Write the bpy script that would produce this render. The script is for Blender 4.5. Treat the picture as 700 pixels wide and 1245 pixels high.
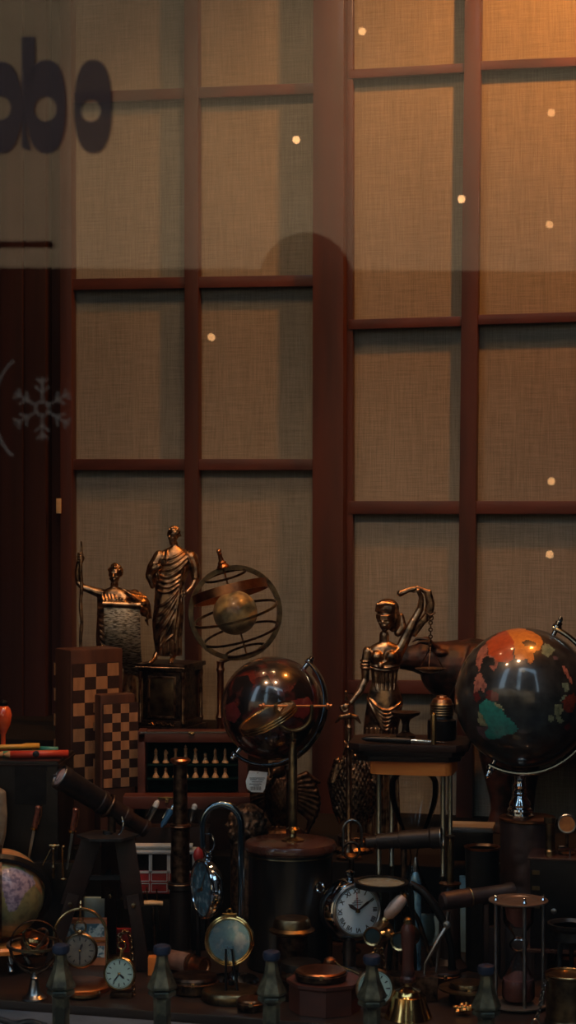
import bpy, bmesh, math, random
from mathutils import Vector, Matrix, noise
R = math.radians
random.seed(7)
for o in list(bpy.data.objects): bpy.data.objects.remove(o)
C = bpy.context.scene.collection
SC = bpy.context.scene
FP, H, YH = 2400.0, 0.67, 600.0          # focal length in pixels, eye height above the table, horizon row
YAW = R(15); TY = math.tan(YAW)
# ---------------------------------------------------------------- camera
cam = bpy.data.cameras.new('camera'); co = bpy.data.objects.new('camera', cam); C.objects.link(co)
co.location = (0, 0, H); co.rotation_euler = (R(90), 0, 0)
cam.sensor_width = 36; cam.sensor_fit = 'AUTO'; cam.lens = 36*FP/1245
cam.shift_y = -(622.5-YH)/1245
cam.dof.use_dof = True; cam.dof.focus_distance = 3.05; cam.dof.aperture_fstop = 9.5
cam.clip_start = .02; cam.clip_end = 300
SC.camera = co
SC.view_settings.view_transform = 'Standard'; SC.view_settings.look = 'None'
SC.view_settings.gamma = 1; SC.view_settings.use_curve_mapping = False; SC.view_settings.exposure = 0
# ---------------------------------------------------------------- sky
w = bpy.data.worlds.new('sky'); SC.world = w; w.use_nodes = True
nt = w.node_tree; bg = nt.nodes['Background']
tc = nt.nodes.new('ShaderNodeTexCoord'); sx = nt.nodes.new('ShaderNodeSeparateXYZ'); cr = nt.nodes.new('ShaderNodeValToRGB')
nt.links.new(tc.outputs['Generated'], sx.inputs[0]); nt.links.new(sx.outputs[2], cr.inputs[0]); nt.links.new(cr.outputs[0], bg.inputs[0])
cr.color_ramp.elements[0].position = 0.0; cr.color_ramp.elements[0].color = (.50, .58, .66, 1)
cr.color_ramp.elements[1].position = .7; cr.color_ramp.elements[1].color = (.42, .62, .82, 1)
bg.inputs[1].default_value = 3.8
# ---------------------------------------------------------------- lamps of the shop (above the display) and over the street
def lamp(kind, loc, power, color, size=.05, target=None, angle=60, blend=.6, spread=None):
    l = bpy.data.lights.new('lamp', kind); l.energy = power; l.color = color
    o = bpy.data.objects.new('lamp', l); C.objects.link(o); o.location = loc
    if kind == 'SPOT': l.spot_size = R(angle); l.spot_blend = blend; l.shadow_soft_size = size
    elif kind == 'POINT': l.shadow_soft_size = size
    elif kind == 'AREA': l.size = size
    if target: o.rotation_euler = (Vector(target)-Vector(loc)).to_track_quat('-Z', 'Y').to_euler()
    return o
WARM = (1.0, .50, .20)
lamp('SPOT', (.56, 2.90, 1.80), 46, (1, .29, .045), .03, (.50, 3.4, 1.0), 140, .9)
lamp('SPOT', (.02, 2.95, 1.70), 6.5, (1, .52, .24), .03, (.0, 3.45, .7), 110, .9)
lamp('SPOT', (-.36, 2.95, 1.70), 5.5, (1, .58, .30), .03, (-.4, 3.4, .6), 100, .9)
lamp('SPOT', (.12, 2.35, 1.50), 15, (1, .55, .30), .03, (.1, 3.0, .3), 70, .8)
lamp('SPOT', (-.28, 2.35, 1.50), 15, (1, .55, .30), .03, (-.2, 3.05, .35), 70, .8)
for k in range(6):                                    # the ring of little bulbs of the ceiling fitting
    a = k*math.pi/3
    lamp('POINT', (.16+.07*math.cos(a), 1.95+.07*math.sin(a), 1.42), .22, (1, .78, .5), .012)
# ---------------------------------------------------------------- helpers
NW = Vector((-math.sin(YAW), -math.cos(YAW), 0)); UW = Vector((math.cos(YAW), -math.sin(YAW), 0)); Z = Vector((0, 0, 1))
def plane_d(px, D0): return D0/(1+(px-350)/FP*TY)     # distance of the yawed plane (D0 straight ahead) seen in column px
def PW(px, py, D0, off=0):
    D = plane_d(px, D0); v = Vector(((px-350)/FP*D, D, H-(py-YH)/FP*D)); return v+NW*off
class Fr:                                             # true-scale local drawing frame of a thing at distance D
    def __init__(s, D): s.D = D; s.s = D/FP
    def __call__(s, x, y, d=0): return Vector(((x-350)*s.s, s.D+d*s.s, H-(y-YH)*s.s))
    def zpx(s, z): return YH+(H-z)/s.s
def floor_D(y, z=0): return (H-z)*FP/(y-YH)
def setp(o, **k):
    for a, b in k.items():
        if b is not None: o[a] = b
def basis(n, up=Z):
    n = Vector(n).normalized(); r = Vector(up).cross(n)
    if r.length < 1e-4: r = Vector((1, 0, 0))
    r.normalize(); return r, n.cross(r), n
class G:
    def __init__(s): s.bm = bmesh.new(); s.mi = 0
    def face(s, vs):
        try: f = s.bm.faces.new(vs); f.material_index = s.mi; f.smooth = True; return f
        except ValueError: return None
    def loft(s, rings, closed=True, cap=True):
        rv = [[s.bm.verts.new(p) for p in r] for r in rings]
        n = len(rv[0])
        for a, b in zip(rv, rv[1:]):
            for i in range(n if closed else n-1):
                j = (i+1) % n; s.face((a[i], a[j], b[j], b[i]))
        if cap and closed: s.face(rv[0][::-1]); s.face(rv[-1])
        return s
    def tube(s, pts, rad, seg=12, cap=True, closed=False):
        pts = [Vector(p) for p in pts]; n = len(pts)
        if not hasattr(rad, '__len__'): rad = [rad]*n
        rings = []; pn = None
        for i, p in enumerate(pts):
            if closed: t = pts[(i+1) % n]-pts[i-1]
            else: t = pts[min(i+1, n-1)]-pts[max(i-1, 0)]
            if t.length < 1e-9: t = Vector((0, 0, 1))
            t.normalize()
            if pn is None:
                pn = t.orthogonal().normalized()
            pn = (pn-t*pn.dot(t))
            if pn.length < 1e-6: pn = t.orthogonal()
            pn.normalize(); b = t.cross(pn)
            rings.append([p+(pn*math.cos(2*math.pi*k/seg)+b*math.sin(2*math.pi*k/seg))*rad[i] for k in range(seg)])
        if closed: rings.append(rings[0])
        if closed:
            rv = [[s.bm.verts.new(p) for p in r] for r in rings[:-1]]; m = len(rv)
            for q in range(m):
                a, b2 = rv[q], rv[(q+1) % m]
                for i in range(seg): s.face((a[i], a[(i+1) % seg], b2[(i+1) % seg], b2[i]))
        else: s.loft(rings, True, cap)
        return s
    def lathe(s, prof, base, axis=Z, seg=40, up=None):
        r, u, n = basis(axis, up if up is not None else (Z if abs(Vector(axis).normalized().z) < .9 else Vector((0, 1, 0))))
        base = Vector(base)
        rings = [[base+n*h+(r*math.cos(2*math.pi*k/seg)+u*math.sin(2*math.pi*k/seg))*max(rr, 1e-5) for k in range(seg)] for rr, h in prof]
        return s.loft(rings)
    def box(s, c, sz, rot=None, bev=0, ax=None):
        c = Vector(c); hx, hy, hz = sz[0]/2, sz[1]/2, sz[2]/2
        M = (rot if rot is not None else Matrix.Identity(3))
        vs = [s.bm.verts.new(c+M @ Vector((x, y, z))) for x in (-hx, hx) for y in (-hy, hy) for z in (-hz, hz)]
        fs = [s.face([vs[i] for i in q]) for q in ((0, 1, 3, 2), (4, 6, 7, 5), (0, 4, 5, 1), (2, 3, 7, 6), (0, 2, 6, 4), (1, 5, 7, 3))]
        for f in fs: f.smooth = False
        if bev:
            ed = list({e for f in fs for e in f.edges})
            r = bmesh.ops.bevel(s.bm, geom=ed, offset=bev, segments=2, profile=.6, affect='EDGES')
            for f in r['faces']: f.material_index = s.mi; f.smooth = True
        return s
    def prism(s, poly, vec, bev=0):                  # poly of world points extruded along vec
        a = [s.bm.verts.new(p) for p in poly]; b = [s.bm.verts.new(Vector(p)+Vector(vec)) for p in poly]; n = len(a)
        f1 = s.face(a[::-1]); f2 = s.face(b); fs = [f1, f2]
        for i in range(n):
            f = s.face((a[i], a[(i+1) % n], b[(i+1) % n], b[i])); fs.append(f)
        for f in fs:
            if f: f.smooth = False
        if bev:
            ed = list({e for f in (f1, f2) for e in f.edges})
            r = bmesh.ops.bevel(s.bm, geom=ed, offset=bev, segments=2, profile=.6, affect='EDGES')
            for f in r['faces']: f.material_index = s.mi
        return s
    def ell(s, c, rad, rot=None, u=20, v=12):
        c = Vector(c); M = rot if rot is not None else Matrix.Identity(3)
        if not hasattr(rad, '__len__'): rad = (rad,)*3
        rings = []
        for j in range(v+1):
            t = math.pi*j/v; t = min(max(t, .02), math.pi-.02)
            rings.append([c+M @ Vector((rad[0]*math.sin(t)*math.cos(2*math.pi*i/u), rad[1]*math.sin(t)*math.sin(2*math.pi*i/u), rad[2]*math.cos(t))) for i in range(u)])
        return s.loft(rings)
    def torus(s, c, Rr, r, n=Z, a0=0, a1=360, seg=64, rs=10, up=Z, flat=None):
        rt, u, n = basis(n, up); c = Vector(c)
        full = abs(a1-a0) >= 360; m = seg
        angs = [R(a0+(a1-a0)*i/m) for i in range(m if full else m+1)]
        if flat:                                     # rectangular section: flat=(radial, axial)
            rings = []
            for a in angs:
                d = rt*math.cos(a)+u*math.sin(a)
                rings.append([c+d*(Rr+x*flat[0]/2)+n*y*flat[1]/2 for x, y in ((-1, -1), (1, -1), (1, 1), (-1, 1))])
            if full:
                rv = [[s.bm.verts.new(p) for p in q] for q in rings]
                for q in range(m):
                    A, B = rv[q], rv[(q+1) % m]
                    for i in range(4):
                        f = s.face((A[i], A[(i+1) % 4], B[(i+1) % 4], B[i]));
                        if f: f.smooth = False
            else: s.loft(rings)
            return s
        return s.tube([c+(rt*math.cos(a)+u*math.sin(a))*Rr for a in angs], r, rs, True, full)
    def text(s, txt, size, c, rt, up, ext=.0002, align='CENTER'):
        cu = bpy.data.curves.new('t', 'FONT'); cu.body = txt; cu.size = size; cu.extrude = ext; cu.align_x = align; cu.align_y = 'CENTER'; cu.resolution_u = 3; cu.offset = size*.035
        o = bpy.data.objects.new('t', cu); C.objects.link(o)
        dg = bpy.context.evaluated_depsgraph_get(); m = bpy.data.meshes.new_from_object(o.evaluated_get(dg))
        rt = Vector(rt).normalized(); up = Vector(up).normalized(); n = rt.cross(up)
        vs = [s.bm.verts.new(Vector(c)+rt*v.co.x+up*v.co.y+n*v.co.z) for v in m.vertices]
        for p in m.polygons:
            f = s.face([vs[i] for i in p.vertices])
            if f: f.smooth = False
        bpy.data.objects.remove(o); bpy.data.curves.remove(cu); bpy.data.meshes.remove(m)
        return s
    def mesh(s, name, org, smooth=35):
        bmesh.ops.recalc_face_normals(s.bm, faces=s.bm.faces)
        bmesh.ops.translate(s.bm, verts=s.bm.verts, vec=-Vector(org))
        me = bpy.data.meshes.new(name); s.bm.to_mesh(me); s.bm.free()
        if smooth:
            me.set_sharp_from_angle(angle=R(smooth))
        return me
def wpos(o):
    v = Vector(o.location)
    while o.parent: o = o.parent; v += Vector(o.location)
    return v
def part(name, g, m, parent, label=None, smooth=35, kind=None, org=None):
    pw = wpos(parent) if parent else Vector((0, 0, 0))
    if org is None:
        if parent: org = pw
        else:
            xs = [v.co for v in g.bm.verts]; lo = min(v.z for v in xs)
            org = Vector((sum(v.x for v in xs)/len(xs), sum(v.y for v in xs)/len(xs), lo))
    me = g.mesh(name, org, smooth); o = bpy.data.objects.new(name, me); C.objects.link(o)
    for q in (m if isinstance(m, (list, tuple)) else [m]): me.materials.append(q)
    if parent: o.parent = parent
    o.location = Vector(org)-pw
    setp(o, label=label, kind=kind); return o
def thing(name, label, cat, loc, group=None):
    o = bpy.data.objects.new(name, None); C.objects.link(o); o.location = loc; o.empty_display_size = .02
    setp(o, label=label, category=cat, group=group); return o
def single(name, g, m, label, cat, group=None, kind=None, smooth=35):
    o = part(name, g, m, None, smooth=smooth); setp(o, label=label, category=cat, group=group, kind=kind); return o
def struct(name, g, m, smooth=35, label=None):
    o = part(name, g, m, None, smooth=smooth); setp(o, kind='structure', label=label); return o
def sculpt(name, g, m, parent, vox, it=4, label=None, fac=.5):
    """fuse overlapping shapes into one continuous surface"""
    o = part(name, g, m, parent, label, smooth=0)
    md = o.modifiers.new('r', 'REMESH'); md.mode = 'VOXEL'; md.voxel_size = vox; md.use_smooth_shade = True
    if it: sm = o.modifiers.new('s', 'SMOOTH'); sm.iterations = it; sm.factor = fac
    dg = bpy.context.evaluated_depsgraph_get(); dg.update()
    me = bpy.data.meshes.new_from_object(o.evaluated_get(dg)); o.modifiers.clear(); me.materials.clear(); me.materials.append(m)
    o.data = me
    for p in me.polygons: p.use_smooth = True
    return o
def dup(root, loc):
    r = root.copy(); C.objects.link(r); r.location = loc
    for ch in list(root.children):
        c = ch.copy(); C.objects.link(c); c.parent = r
        for g in ch.children:
            d = g.copy(); C.objects.link(d); d.parent = c
    return r
def arc(c, r, a0, a1, n=24, d=0, f=None, ry=None):    # pixel arc in frame f
    ry = ry or r
    return [f(c[0]+r*math.cos(R(a0+(a1-a0)*i/n)), c[1]-ry*math.sin(R(a0+(a1-a0)*i/n)), d) for i in range(n+1)]
# ---------------------------------------------------------------- materials
def mat(name, col, metal=0, rough=.5, col2=None, scale=60, detail=6, bump=0, bscale=None, stretch=None, ramp=(.35, .65), kind='noise', spec=None, coat=0, emit=None):
    m = bpy.data.materials.new(name); m.use_nodes = True; t = m.node_tree; b = t.nodes['Principled BSDF']
    b.inputs['Base Color'].default_value = (*col, 1); b.inputs['Metallic'].default_value = metal; b.inputs['Roughness'].default_value = rough
    if spec is not None: b.inputs['Specular IOR Level'].default_value = spec
    if coat: b.inputs['Coat Weight'].default_value = coat; b.inputs['Coat Roughness'].default_value = .08
    c = t.nodes.new('ShaderNodeTexCoord'); mp = t.nodes.new('ShaderNodeMapping'); t.links.new(c.outputs['Object'], mp.inputs[0])
    if stretch: mp.inputs['Scale'].default_value = stretch
    if kind == 'noise':
        n = t.nodes.new('ShaderNodeTexNoise'); n.inputs['Scale'].default_value = scale; n.inputs['Detail'].default_value = detail
    elif kind == 'voronoi':
        n = t.nodes.new('ShaderNodeTexVoronoi'); n.inputs['Scale'].default_value = scale
    elif kind == 'wave':
        n = t.nodes.new('ShaderNodeTexWave'); n.inputs['Scale'].default_value = scale; n.inputs['Distortion'].default_value = 3; n.inputs['Detail'].default_value = 3
    t.links.new(mp.outputs[0], n.inputs[0])
    out = n.outputs['Distance'] if kind == 'voronoi' else n.outputs[1] if kind == 'wave' else n.outputs[0]
    r = t.nodes.new('ShaderNodeValToRGB'); r.color_ramp.elements[0].position = ramp[0]; r.color_ramp.elements[1].position = ramp[1]
    c2 = col2 if col2 else tuple(x*.8 for x in col)
    r.color_ramp.elements[0].color = (*c2, 1); r.color_ramp.elements[1].color = (*col, 1)
    t.links.new(out, r.inputs[0]); t.links.new(r.outputs[0], b.inputs['Base Color'])
    if bump:
        bn = t.nodes.new('ShaderNodeBump'); bn.inputs['Strength'].default_value = bump; bn.inputs['Distance'].default_value = .001
        if bscale:
            n2 = t.nodes.new('ShaderNodeTexNoise'); n2.inputs['Scale'].default_value = bscale; n2.inputs['Detail'].default_value = 5
            t.links.new(mp.outputs[0], n2.inputs[0]); t.links.new(n2.outputs[0], bn.inputs['Height'])
        else: t.links.new(out, bn.inputs['Height'])
        t.links.new(bn.outputs[0], b.inputs['Normal'])
    if emit: b.inputs['Emission Color'].default_value = (*emit, 1); b.inputs['Emission Strength'].default_value = 1
    return m
def glassmat(name, col, rough=0, alpha=.9, ior=1.45):
    """thin clear pane: see-through plus its own reflection"""
    m = bpy.data.materials.new(name); m.use_nodes = True; t = m.node_tree; t.nodes.clear()
    o = t.nodes.new('ShaderNodeOutputMaterial'); mx = t.nodes.new('ShaderNodeMixShader'); tr = t.nodes.new('ShaderNodeBsdfTransparent'); gl = t.nodes.new('ShaderNodeBsdfGlossy')
    fr = t.nodes.new('ShaderNodeFresnel'); fr.inputs[0].default_value = ior; tr.inputs[0].default_value = (*col, 1); gl.inputs['Roughness'].default_value = rough
    t.links.new(fr.outputs[0], mx.inputs[0]); t.links.new(tr.outputs[0], mx.inputs[1]); t.links.new(gl.outputs[0], mx.inputs[2]); t.links.new(mx.outputs[0], o.inputs[0])
    return m
def decal(name, col, alpha):
    m = bpy.data.materials.new(name); m.use_nodes = True; b = m.node_tree.nodes['Principled BSDF']
    b.inputs['Base Color'].default_value = (*col, 1); b.inputs['Roughness'].default_value = .7; b.inputs['Alpha'].default_value = alpha; b.inputs['Specular IOR Level'].default_value = .1
    return m
bronze = mat('bronze', (.50, .32, .18), 1, .31, (.10, .068, .045), 80, 5, .1, 300, ramp=(.36, .60))
bronze_dark = mat('dark_bronze', (.15, .09, .055), 1, .4, (.022, .016, .013), 110, 6, .4, 350, ramp=(.35, .7))
brass = mat('brass', (.55, .38, .17), 1, .25, (.30, .20, .09), 70, 5, .08, 300)
brass_old = mat('aged_brass', (.30, .22, .11), 1, .33, (.10, .075, .045), 60, 6, .15, 300)
gold = mat('polished_gold', (.75, .48, .18), 1, .15, (.5, .3, .1), 50)
copper = mat('copper', (.55, .24, .10), 1, .3, (.28, .12, .06), 60, 5, .08, 200)
chrome = mat('chrome', (.56, .61, .65), 1, .08, (.44, .49, .53), 40)
blue_chrome = mat('bluish_chrome', (.26, .34, .38), 1, .14, (.16, .22, .26), 50)
steel = mat('steel', (.36, .37, .37), 1, .28, (.22, .23, .23), 60)
iron = mat('black_iron', (.045, .05, .055), .6, .35, (.02, .022, .022), 80, 5, .3, 200)
black = mat('black_lacquer', (.007, .007, .007), 0, .3, (.004, .004, .004), 60, spec=.3)
matte_black = mat('matte_black', (.012, .012, .011), 0, .8, (.007, .007, .007), 60, spec=.15)
mahog = mat('mahogany', (.075, .020, .011), 0, .5, (.034, .011, .007), 26, 6, .1, 300, stretch=(1, 1, .12), coat=.15)
mahog_h = mat('mahogany_rails', (.095, .024, .012), 0, .45, (.042, .012, .008), 26, 6, .1, 300, stretch=(.12, 1, 1), coat=.15)
walnut = mat('walnut', (.085, .035, .020), 0, .45, (.04, .017, .011), 40, 6, .1, 300, stretch=(1, 1, .15), coat=.1)
walnut_d = mat('dark_walnut', (.022, .011, .008), 0, .42, (.009, .006, .005), 40, 6, .1, 300, stretch=(.2, 1, 1), spec=.25)
orangewood = mat('orange_wood', (.90, .28, .05), 0, .35, (.75, .20, .035), 40, 5, .05, 300, stretch=(.15, 1, 1), coat=.2)
boxwood = mat('boxwood', (.62, .36, .16), 0, .45, (.5, .26, .11), 60)
light_sq = mat('maple_squares', (.36, .20, .10), 0, .5, (.26, .14, .07), 120, 5, stretch=(1, 1, .2))
dark_sq = mat('rosewood_squares', (.030, .014, .011), 0, .5, (.02, .01, .008), 120)
velvet = mat('green_velvet', (.006, .022, .018), 0, .9, (.004, .014, .012), 200, spec=.1)
leather = mat('brown_leather', (.034, .016, .013), 0, .5, (.014, .008, .008), 45, 8, .9, 70)
leather_d = mat('dark_leather', (.014, .011, .010), 0, .42, (.007, .006, .006), 120, 8, .5, 150, spec=.3)
paper = mat('paper', (.72, .88, .96), 0, .7, (.62, .66, .66), 40)
ink = mat('ink', (.02, .02, .025), 0, .6)
dialw = mat('white_dial', (.56, .78, .92), 0, .5, (.52, .74, .88), 20)
dialg = mat('green_dial', (.42, .58, .50), 0, .5, (.34, .48, .42), 40)
diald = mat('dull_dial', (.20, .19, .15), 0, .5, (.13, .12, .10), 60)
dialb = mat('blue_dial', (.05, .13, .18), 0, .2, (.20, .32, .38), 90, ramp=(.38, .5), coat=.5)
red = mat('red_paint', (.32, .022, .02), 0, .4, (.22, .015, .015), 60)
white = mat('white_paint', (.5, .56, .58), 0, .4)
cream = mat('cream_paint', (.62, .45, .24), 0, .5, (.5, .35, .17), 80)
blue = mat('blue_enamel', (.06, .20, .42), .2, .2, (.04, .15, .33), 60)
bluegrey = mat('blue_grey_card', (.20, .34, .40), 0, .5)
knobblue = mat('dark_blue_cap', (.035, .05, .09), .2, .35)
redp = mat('red_pencil', (.50, .05, .025), 0, .4); greenp = mat('green_pencil', (.10, .30, .16), 0, .4); yellowp = mat('yellow_pencil', (.62, .36, .06), 0, .4); tealp = mat('teal_pencil', (.04, .26, .24), 0, .4)
sand = mat('red_sand', (.20, .055, .04), 0, .8, (.15, .045, .035), 300)
clear = glassmat('clear_glass', (.95, .97, .95), ior=1.3)
shopglass = glassmat('shop_glass', (.97, .98, .97), 0, ior=1.60)
letter_reflection = decal('brown_letter_reflection', (.06, .035, .03), .62)  # reflection of lettering in the pane, painted as translucent brown shapes
faint = decal('faint_tan_reflection', (.20, .14, .10), .22)  # reflected snowflake and arcs painted as see-through tan lines
marble = mat('grey_sill_stone', (.10, .145, .19), 0, .5, (.06, .09, .12), 30, 6, .1, 80)
tabletop = mat('dark_table_wood', (.03, .016, .011), 0, .35, (.014, .009, .007), 12, 6, .1, 200, stretch=(.2, 1, 1), coat=.1)
stagecloth = mat('black_riser_cloth', (.012, .010, .009), 0, .9, (.008, .007, .006), 200, spec=.1)
boards = mat('dark_wall_boards', (.040, .014, .012), 0, .7, (.022, .009, .008), 30, 6, .2, 200, stretch=(1, 1, .05), spec=.2)
plaster = mat('ceiling_paint', (.08, .06, .05), 0, .8)
asphalt = mat('street', (.006, .006, .006), 0, .9, spec=0)
facade = mat('facade_brick', (.008, .006, .005), 0, .9, (.005, .004, .004), 2, spec=0)
# linen: crossed threads in the wall's own frame
def linen():
    m = bpy.data.materials.new('linen'); m.use_nodes = True; t = m.node_tree; b = t.nodes['Principled BSDF']; b.inputs['Roughness'].default_value = .9; b.inputs['Specular IOR Level'].default_value = .05
    c = t.nodes.new('ShaderNodeTexCoord')
    def nz(sc, scale, det=3):
        mp = t.nodes.new('ShaderNodeMapping'); mp.inputs['Rotation'].default_value = (0, 0, YAW); mp.inputs['Scale'].default_value = sc
        n = t.nodes.new('ShaderNodeTexNoise'); n.inputs['Scale'].default_value = scale; n.inputs['Detail'].default_value = det; n.inputs['Roughness'].default_value = .65
        t.links.new(c.outputs['Object'], mp.inputs[0]); t.links.new(mp.outputs[0], n.inputs[0]); return n.outputs[0]
    a = nz((1, 1, .03), 620); d = nz((.03, .03, 1), 620); e = nz((1, 1, .3), 8, 4)
    def mth(op, x, y):
        q = t.nodes.new('ShaderNodeMath'); q.operation = op
        for i, v in enumerate((x, y)):
            if isinstance(v, float): q.inputs[i].default_value = v
            else: t.links.new(v, q.inputs[i])
        return q.outputs[0]
    s = mth('ADD', mth('MULTIPLY', a, .40), mth('ADD', mth('MULTIPLY', d, .40), mth('MULTIPLY', e, .20)))
    r = t.nodes.new('ShaderNodeValToRGB'); r.color_ramp.elements[0].position = .36; r.color_ramp.elements[1].position = .64
    r.color_ramp.elements[0].color = (.150, .148, .124, 1); r.color_ramp.elements[1].color = (.30, .293, .252, 1)
    t.links.new(s, r.inputs[0]); t.links.new(r.outputs[0], b.inputs['Base Color'])
    bn = t.nodes.new('ShaderNodeBump'); bn.inputs['Strength'].default_value = .3; bn.inputs['Distance'].default_value = .0006; t.links.new(s, bn.inputs['Height']); t.links.new(bn.outputs[0], b.inputs['Normal'])
    return m
linen = linen()

# ================================================================ SETTING
DW = 3.45
def wquad(x0, y0, x1, y1, half, D0, off, th, g, horiz):  # a bar on the wall plane between two pixel points
    if horiz: q = [(x0, y0-half), (x1, y1-half), (x1, y1+half), (x0, y0+half)]
    else: q = [(x0-half, y0), (x0+half, y0), (x1+half, y1), (x1-half, y1)]
    pts = [PW(a, b, D0, off) for a, b in q]
    g.prism(pts, NW*th, .0015)
YT, YB = -400, 1020
def screen(name, fab, stiles, rails):
    r = part('lattice_panel', G().prism([PW(a, b, DW, -.003) for a, b in fab], -NW*.004), linen, None); r.name = name; r['kind'] = 'structure'
    r['label'] = 'sliding wooden lattice screen backed with tan linen'
    for (x0, y0, x1, y1, h, th) in stiles:
        g = G(); wquad(x0, y0, x1, y1, h, DW, 0, th, g, False); part('stile', g, mahog, r)
    for (x0, y0, x1, y1, h) in rails:
        g = G(); wquad(x0, y0, x1, y1, h, DW, 0, .016, g, True); part('rail', g, mahog_h, r)
screen('window_1', [(72, YT), (400, YT), (400, YB), (72, YB)],
       [(85, YT, 86.5, YB, 7, .024), (236, YT, 237, YB, 8.5, .020)],
       [(84, 121, 390, 109, 6.5), (84, 347, 390, 342, 6.8), (84, 565, 390, 565, 6.8), (84, -112, 390, -128, 6.5), (84, -345, 390, -365, 6.5)])
screen('window_2', [(424, YT), (840, YT), (840, YB), (424, YB)],
       [(427, YT, 427, YB, 4, .014), (581.5, YT, 566, YB, 10, .020)],
       [(426, 92.5, 575, 84, 5.5), (575, 82.5, 840, 71, 5.5), (426, 395.5, 575, 391, 6), (575, 390, 840, 382, 6),
        (426, 617, 575, 617, 8), (571, 617, 840, 617, 8), (426, 834, 840, 838, 8), (426, -150, 840, -175, 6), (426, -385, 840, -400, 6)])
g = G(); wquad(406, YT, 404, YB, 18.5, DW, -.004, .042, g, False); struct('trim_1', g, mahog, label='wide mahogany post between the two lattice screens')
# wall, ceiling and side walls in the display's own yawed frame
RY = Matrix.Rotation(-YAW, 3, 'Z')
def ybox(u, d0, z, su, sd, sz, g=None, bev=0):         # box centred u along the wall, distance d0 straight ahead
    g = g or G(); c = Vector((0, d0, 0))+UW*u; c.z = z; g.box(c, (su, sd, sz), RY, bev); return g
struct('wall_back', ybox(0, DW+.08, .7, 2.6, .04, 3.0), boards)
# left wall made of upright boards, its face just left of the screens
g = G(); p0 = PW(70, 600, DW, 0)
for k, (a, b, dpt) in enumerate(((-30, 8, .030), (8, 36, .034), (36, 63, .030), (63, 80, .006))):
    g.prism([PW(a, YT, DW, -.004), PW(b-.8, YT, DW, -.004), PW(b-.8, YB+60, DW, -.004), PW(a, YB+60, DW, -.004)], NW*dpt, .002)
struct('wall_left', g, boards, label='dark red-brown upright boards left of the screens')
struct('ceiling', ybox(.1, 2.62, 2.12, 2.6, 1.9, .04), plaster)
struct('wall_right', ybox(1.12, 2.62, .68, .04, 1.9, 2.9), boards)
struct('wall_side', ybox(-1.05, 2.62, .68, .04, 1.9, 2.9), boards)
TF = 2.51                                              # front edge of the table, straight ahead
struct('floor', G().box((0, -12, -.82), (80, 50, .04)), asphalt, label='dark street paving')
def slab(name, u0, u1, f0, f1, z0, z1, m, lab, bev=.003):
    c0 = (f0+f1)/2; g = G(); c = Vector((0, 0, 0))
    # straight-ahead distance f0/f1 measured at u=0
    cy = Vector((0, c0, 0))+UW*((u0+u1)/2); cy.z = (z0+z1)/2
    g.box(cy, (u1-u0, (f1-f0)*math.cos(YAW), z1-z0), RY, bev); return g
o = struct('trim_2', slab('', -1.0, 1.05, TF, 3.50, -.04, 0, tabletop, ''), tabletop, label='dark wooden display table top')
struct('trim_3', slab('', -1.0, 1.05, 2.10, TF-.006, -.06, -.010, marble, ''), marble, label='pale grey stone sill in front of the display')
struct('trim_4', slab('', -1.0, 1.05, 2.97, 3.50, 0.0005, .12, stagecloth, ''), stagecloth, label='black cloth-covered riser')
struct('trim_5', slab('', -1.0, -.075, 3.10, 3.50, .1205, .270, stagecloth, ''), stagecloth, label='black cloth-covered upper riser')
struct('trim_6', slab('', -1.0, 1.05, 2.08, 2.6, -.80, -.062, facade, ''), facade, label='shop front under the window')
# street opposite: only its roofline is mirrored in the pane
GL = 1.60
def mirror(px, py, vd, gx=None):                       # real place of something whose mirror image sits at distance vd in column px
    v = Vector(((px-350)/FP*vd, vd, H-(py-YH)/FP*vd)); P0 = Vector((0, GL, 0)); return v-2*NW*((v-P0).dot(NW))
a, b = mirror(-500, 322, 34), mirror(1300, 334, 34)
g = G(); dirv = (mirror(350, 0, 36)-mirror(350, 0, 34)); dirv.z = 0; dirv.normalize()
a2, b2 = a.copy(), b.copy(); a2.z = b2.z = -.8
g.prism([a, b, b2, a2], dirv*6)
c1 = mirror(-500, 293, 33.9); c2 = mirror(62, 293, 33.9); c3 = mirror(62, 298, 33.9); c4 = mirror(-500, 298, 33.9)
g.prism([c1, c2, c3, c4], dirv*.4)
g.ell(mirror(372, 345, 33), (.8, .8, .86))
struct('wall_street', g, facade, label='low dark shop fronts across the street')
def tower(px0, px1, top, m):                           # tan upper walls set behind the shop fronts, with gaps of sky between
    P_ = [mirror(px0, 300, 36), mirror(px1, 300, 36)]; g = G()
    q = [P_[0].copy(), P_[1].copy(), P_[1].copy(), P_[0].copy()]
    q[0].z = q[1].z = top; q[2].z = q[3].z = -.8
    g.prism(q, dirv*6); return struct('wall_street', g, m, label='tan house wall across the street')
tanwall = mat('tan_house_wall', (.62, .34, .17), 0, .9, (.54, .30, .15), 1.5, spec=0)
slate = mat('dark_house_wall', (.035, .03, .028), 0, .9, (.02, .018, .017), 1.5, spec=0)
tower(-9000, -1300, 62, slate); tower(-1300, 2300, 12.5, tanwall); tower(2300, 3400, 14, slate); tower(3400, 12000, 60, slate)
def tower_back(px0, px1, top):
    g = G(); q = [mirror(px0, 300, 44), mirror(px1, 300, 44)]; q = [q[0], q[1], q[1].copy(), q[0].copy()]; q[0].z = q[1].z = top; q[2].z = q[3].z = -.8
    g.prism(q, dirv*6); struct('wall_street', g, slate, label='dark taller house behind the tan one')
tower_back(-1800, -700, 60); tower_back(-150, 780, 66); tower_back(1150, 2700, 60)
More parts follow.
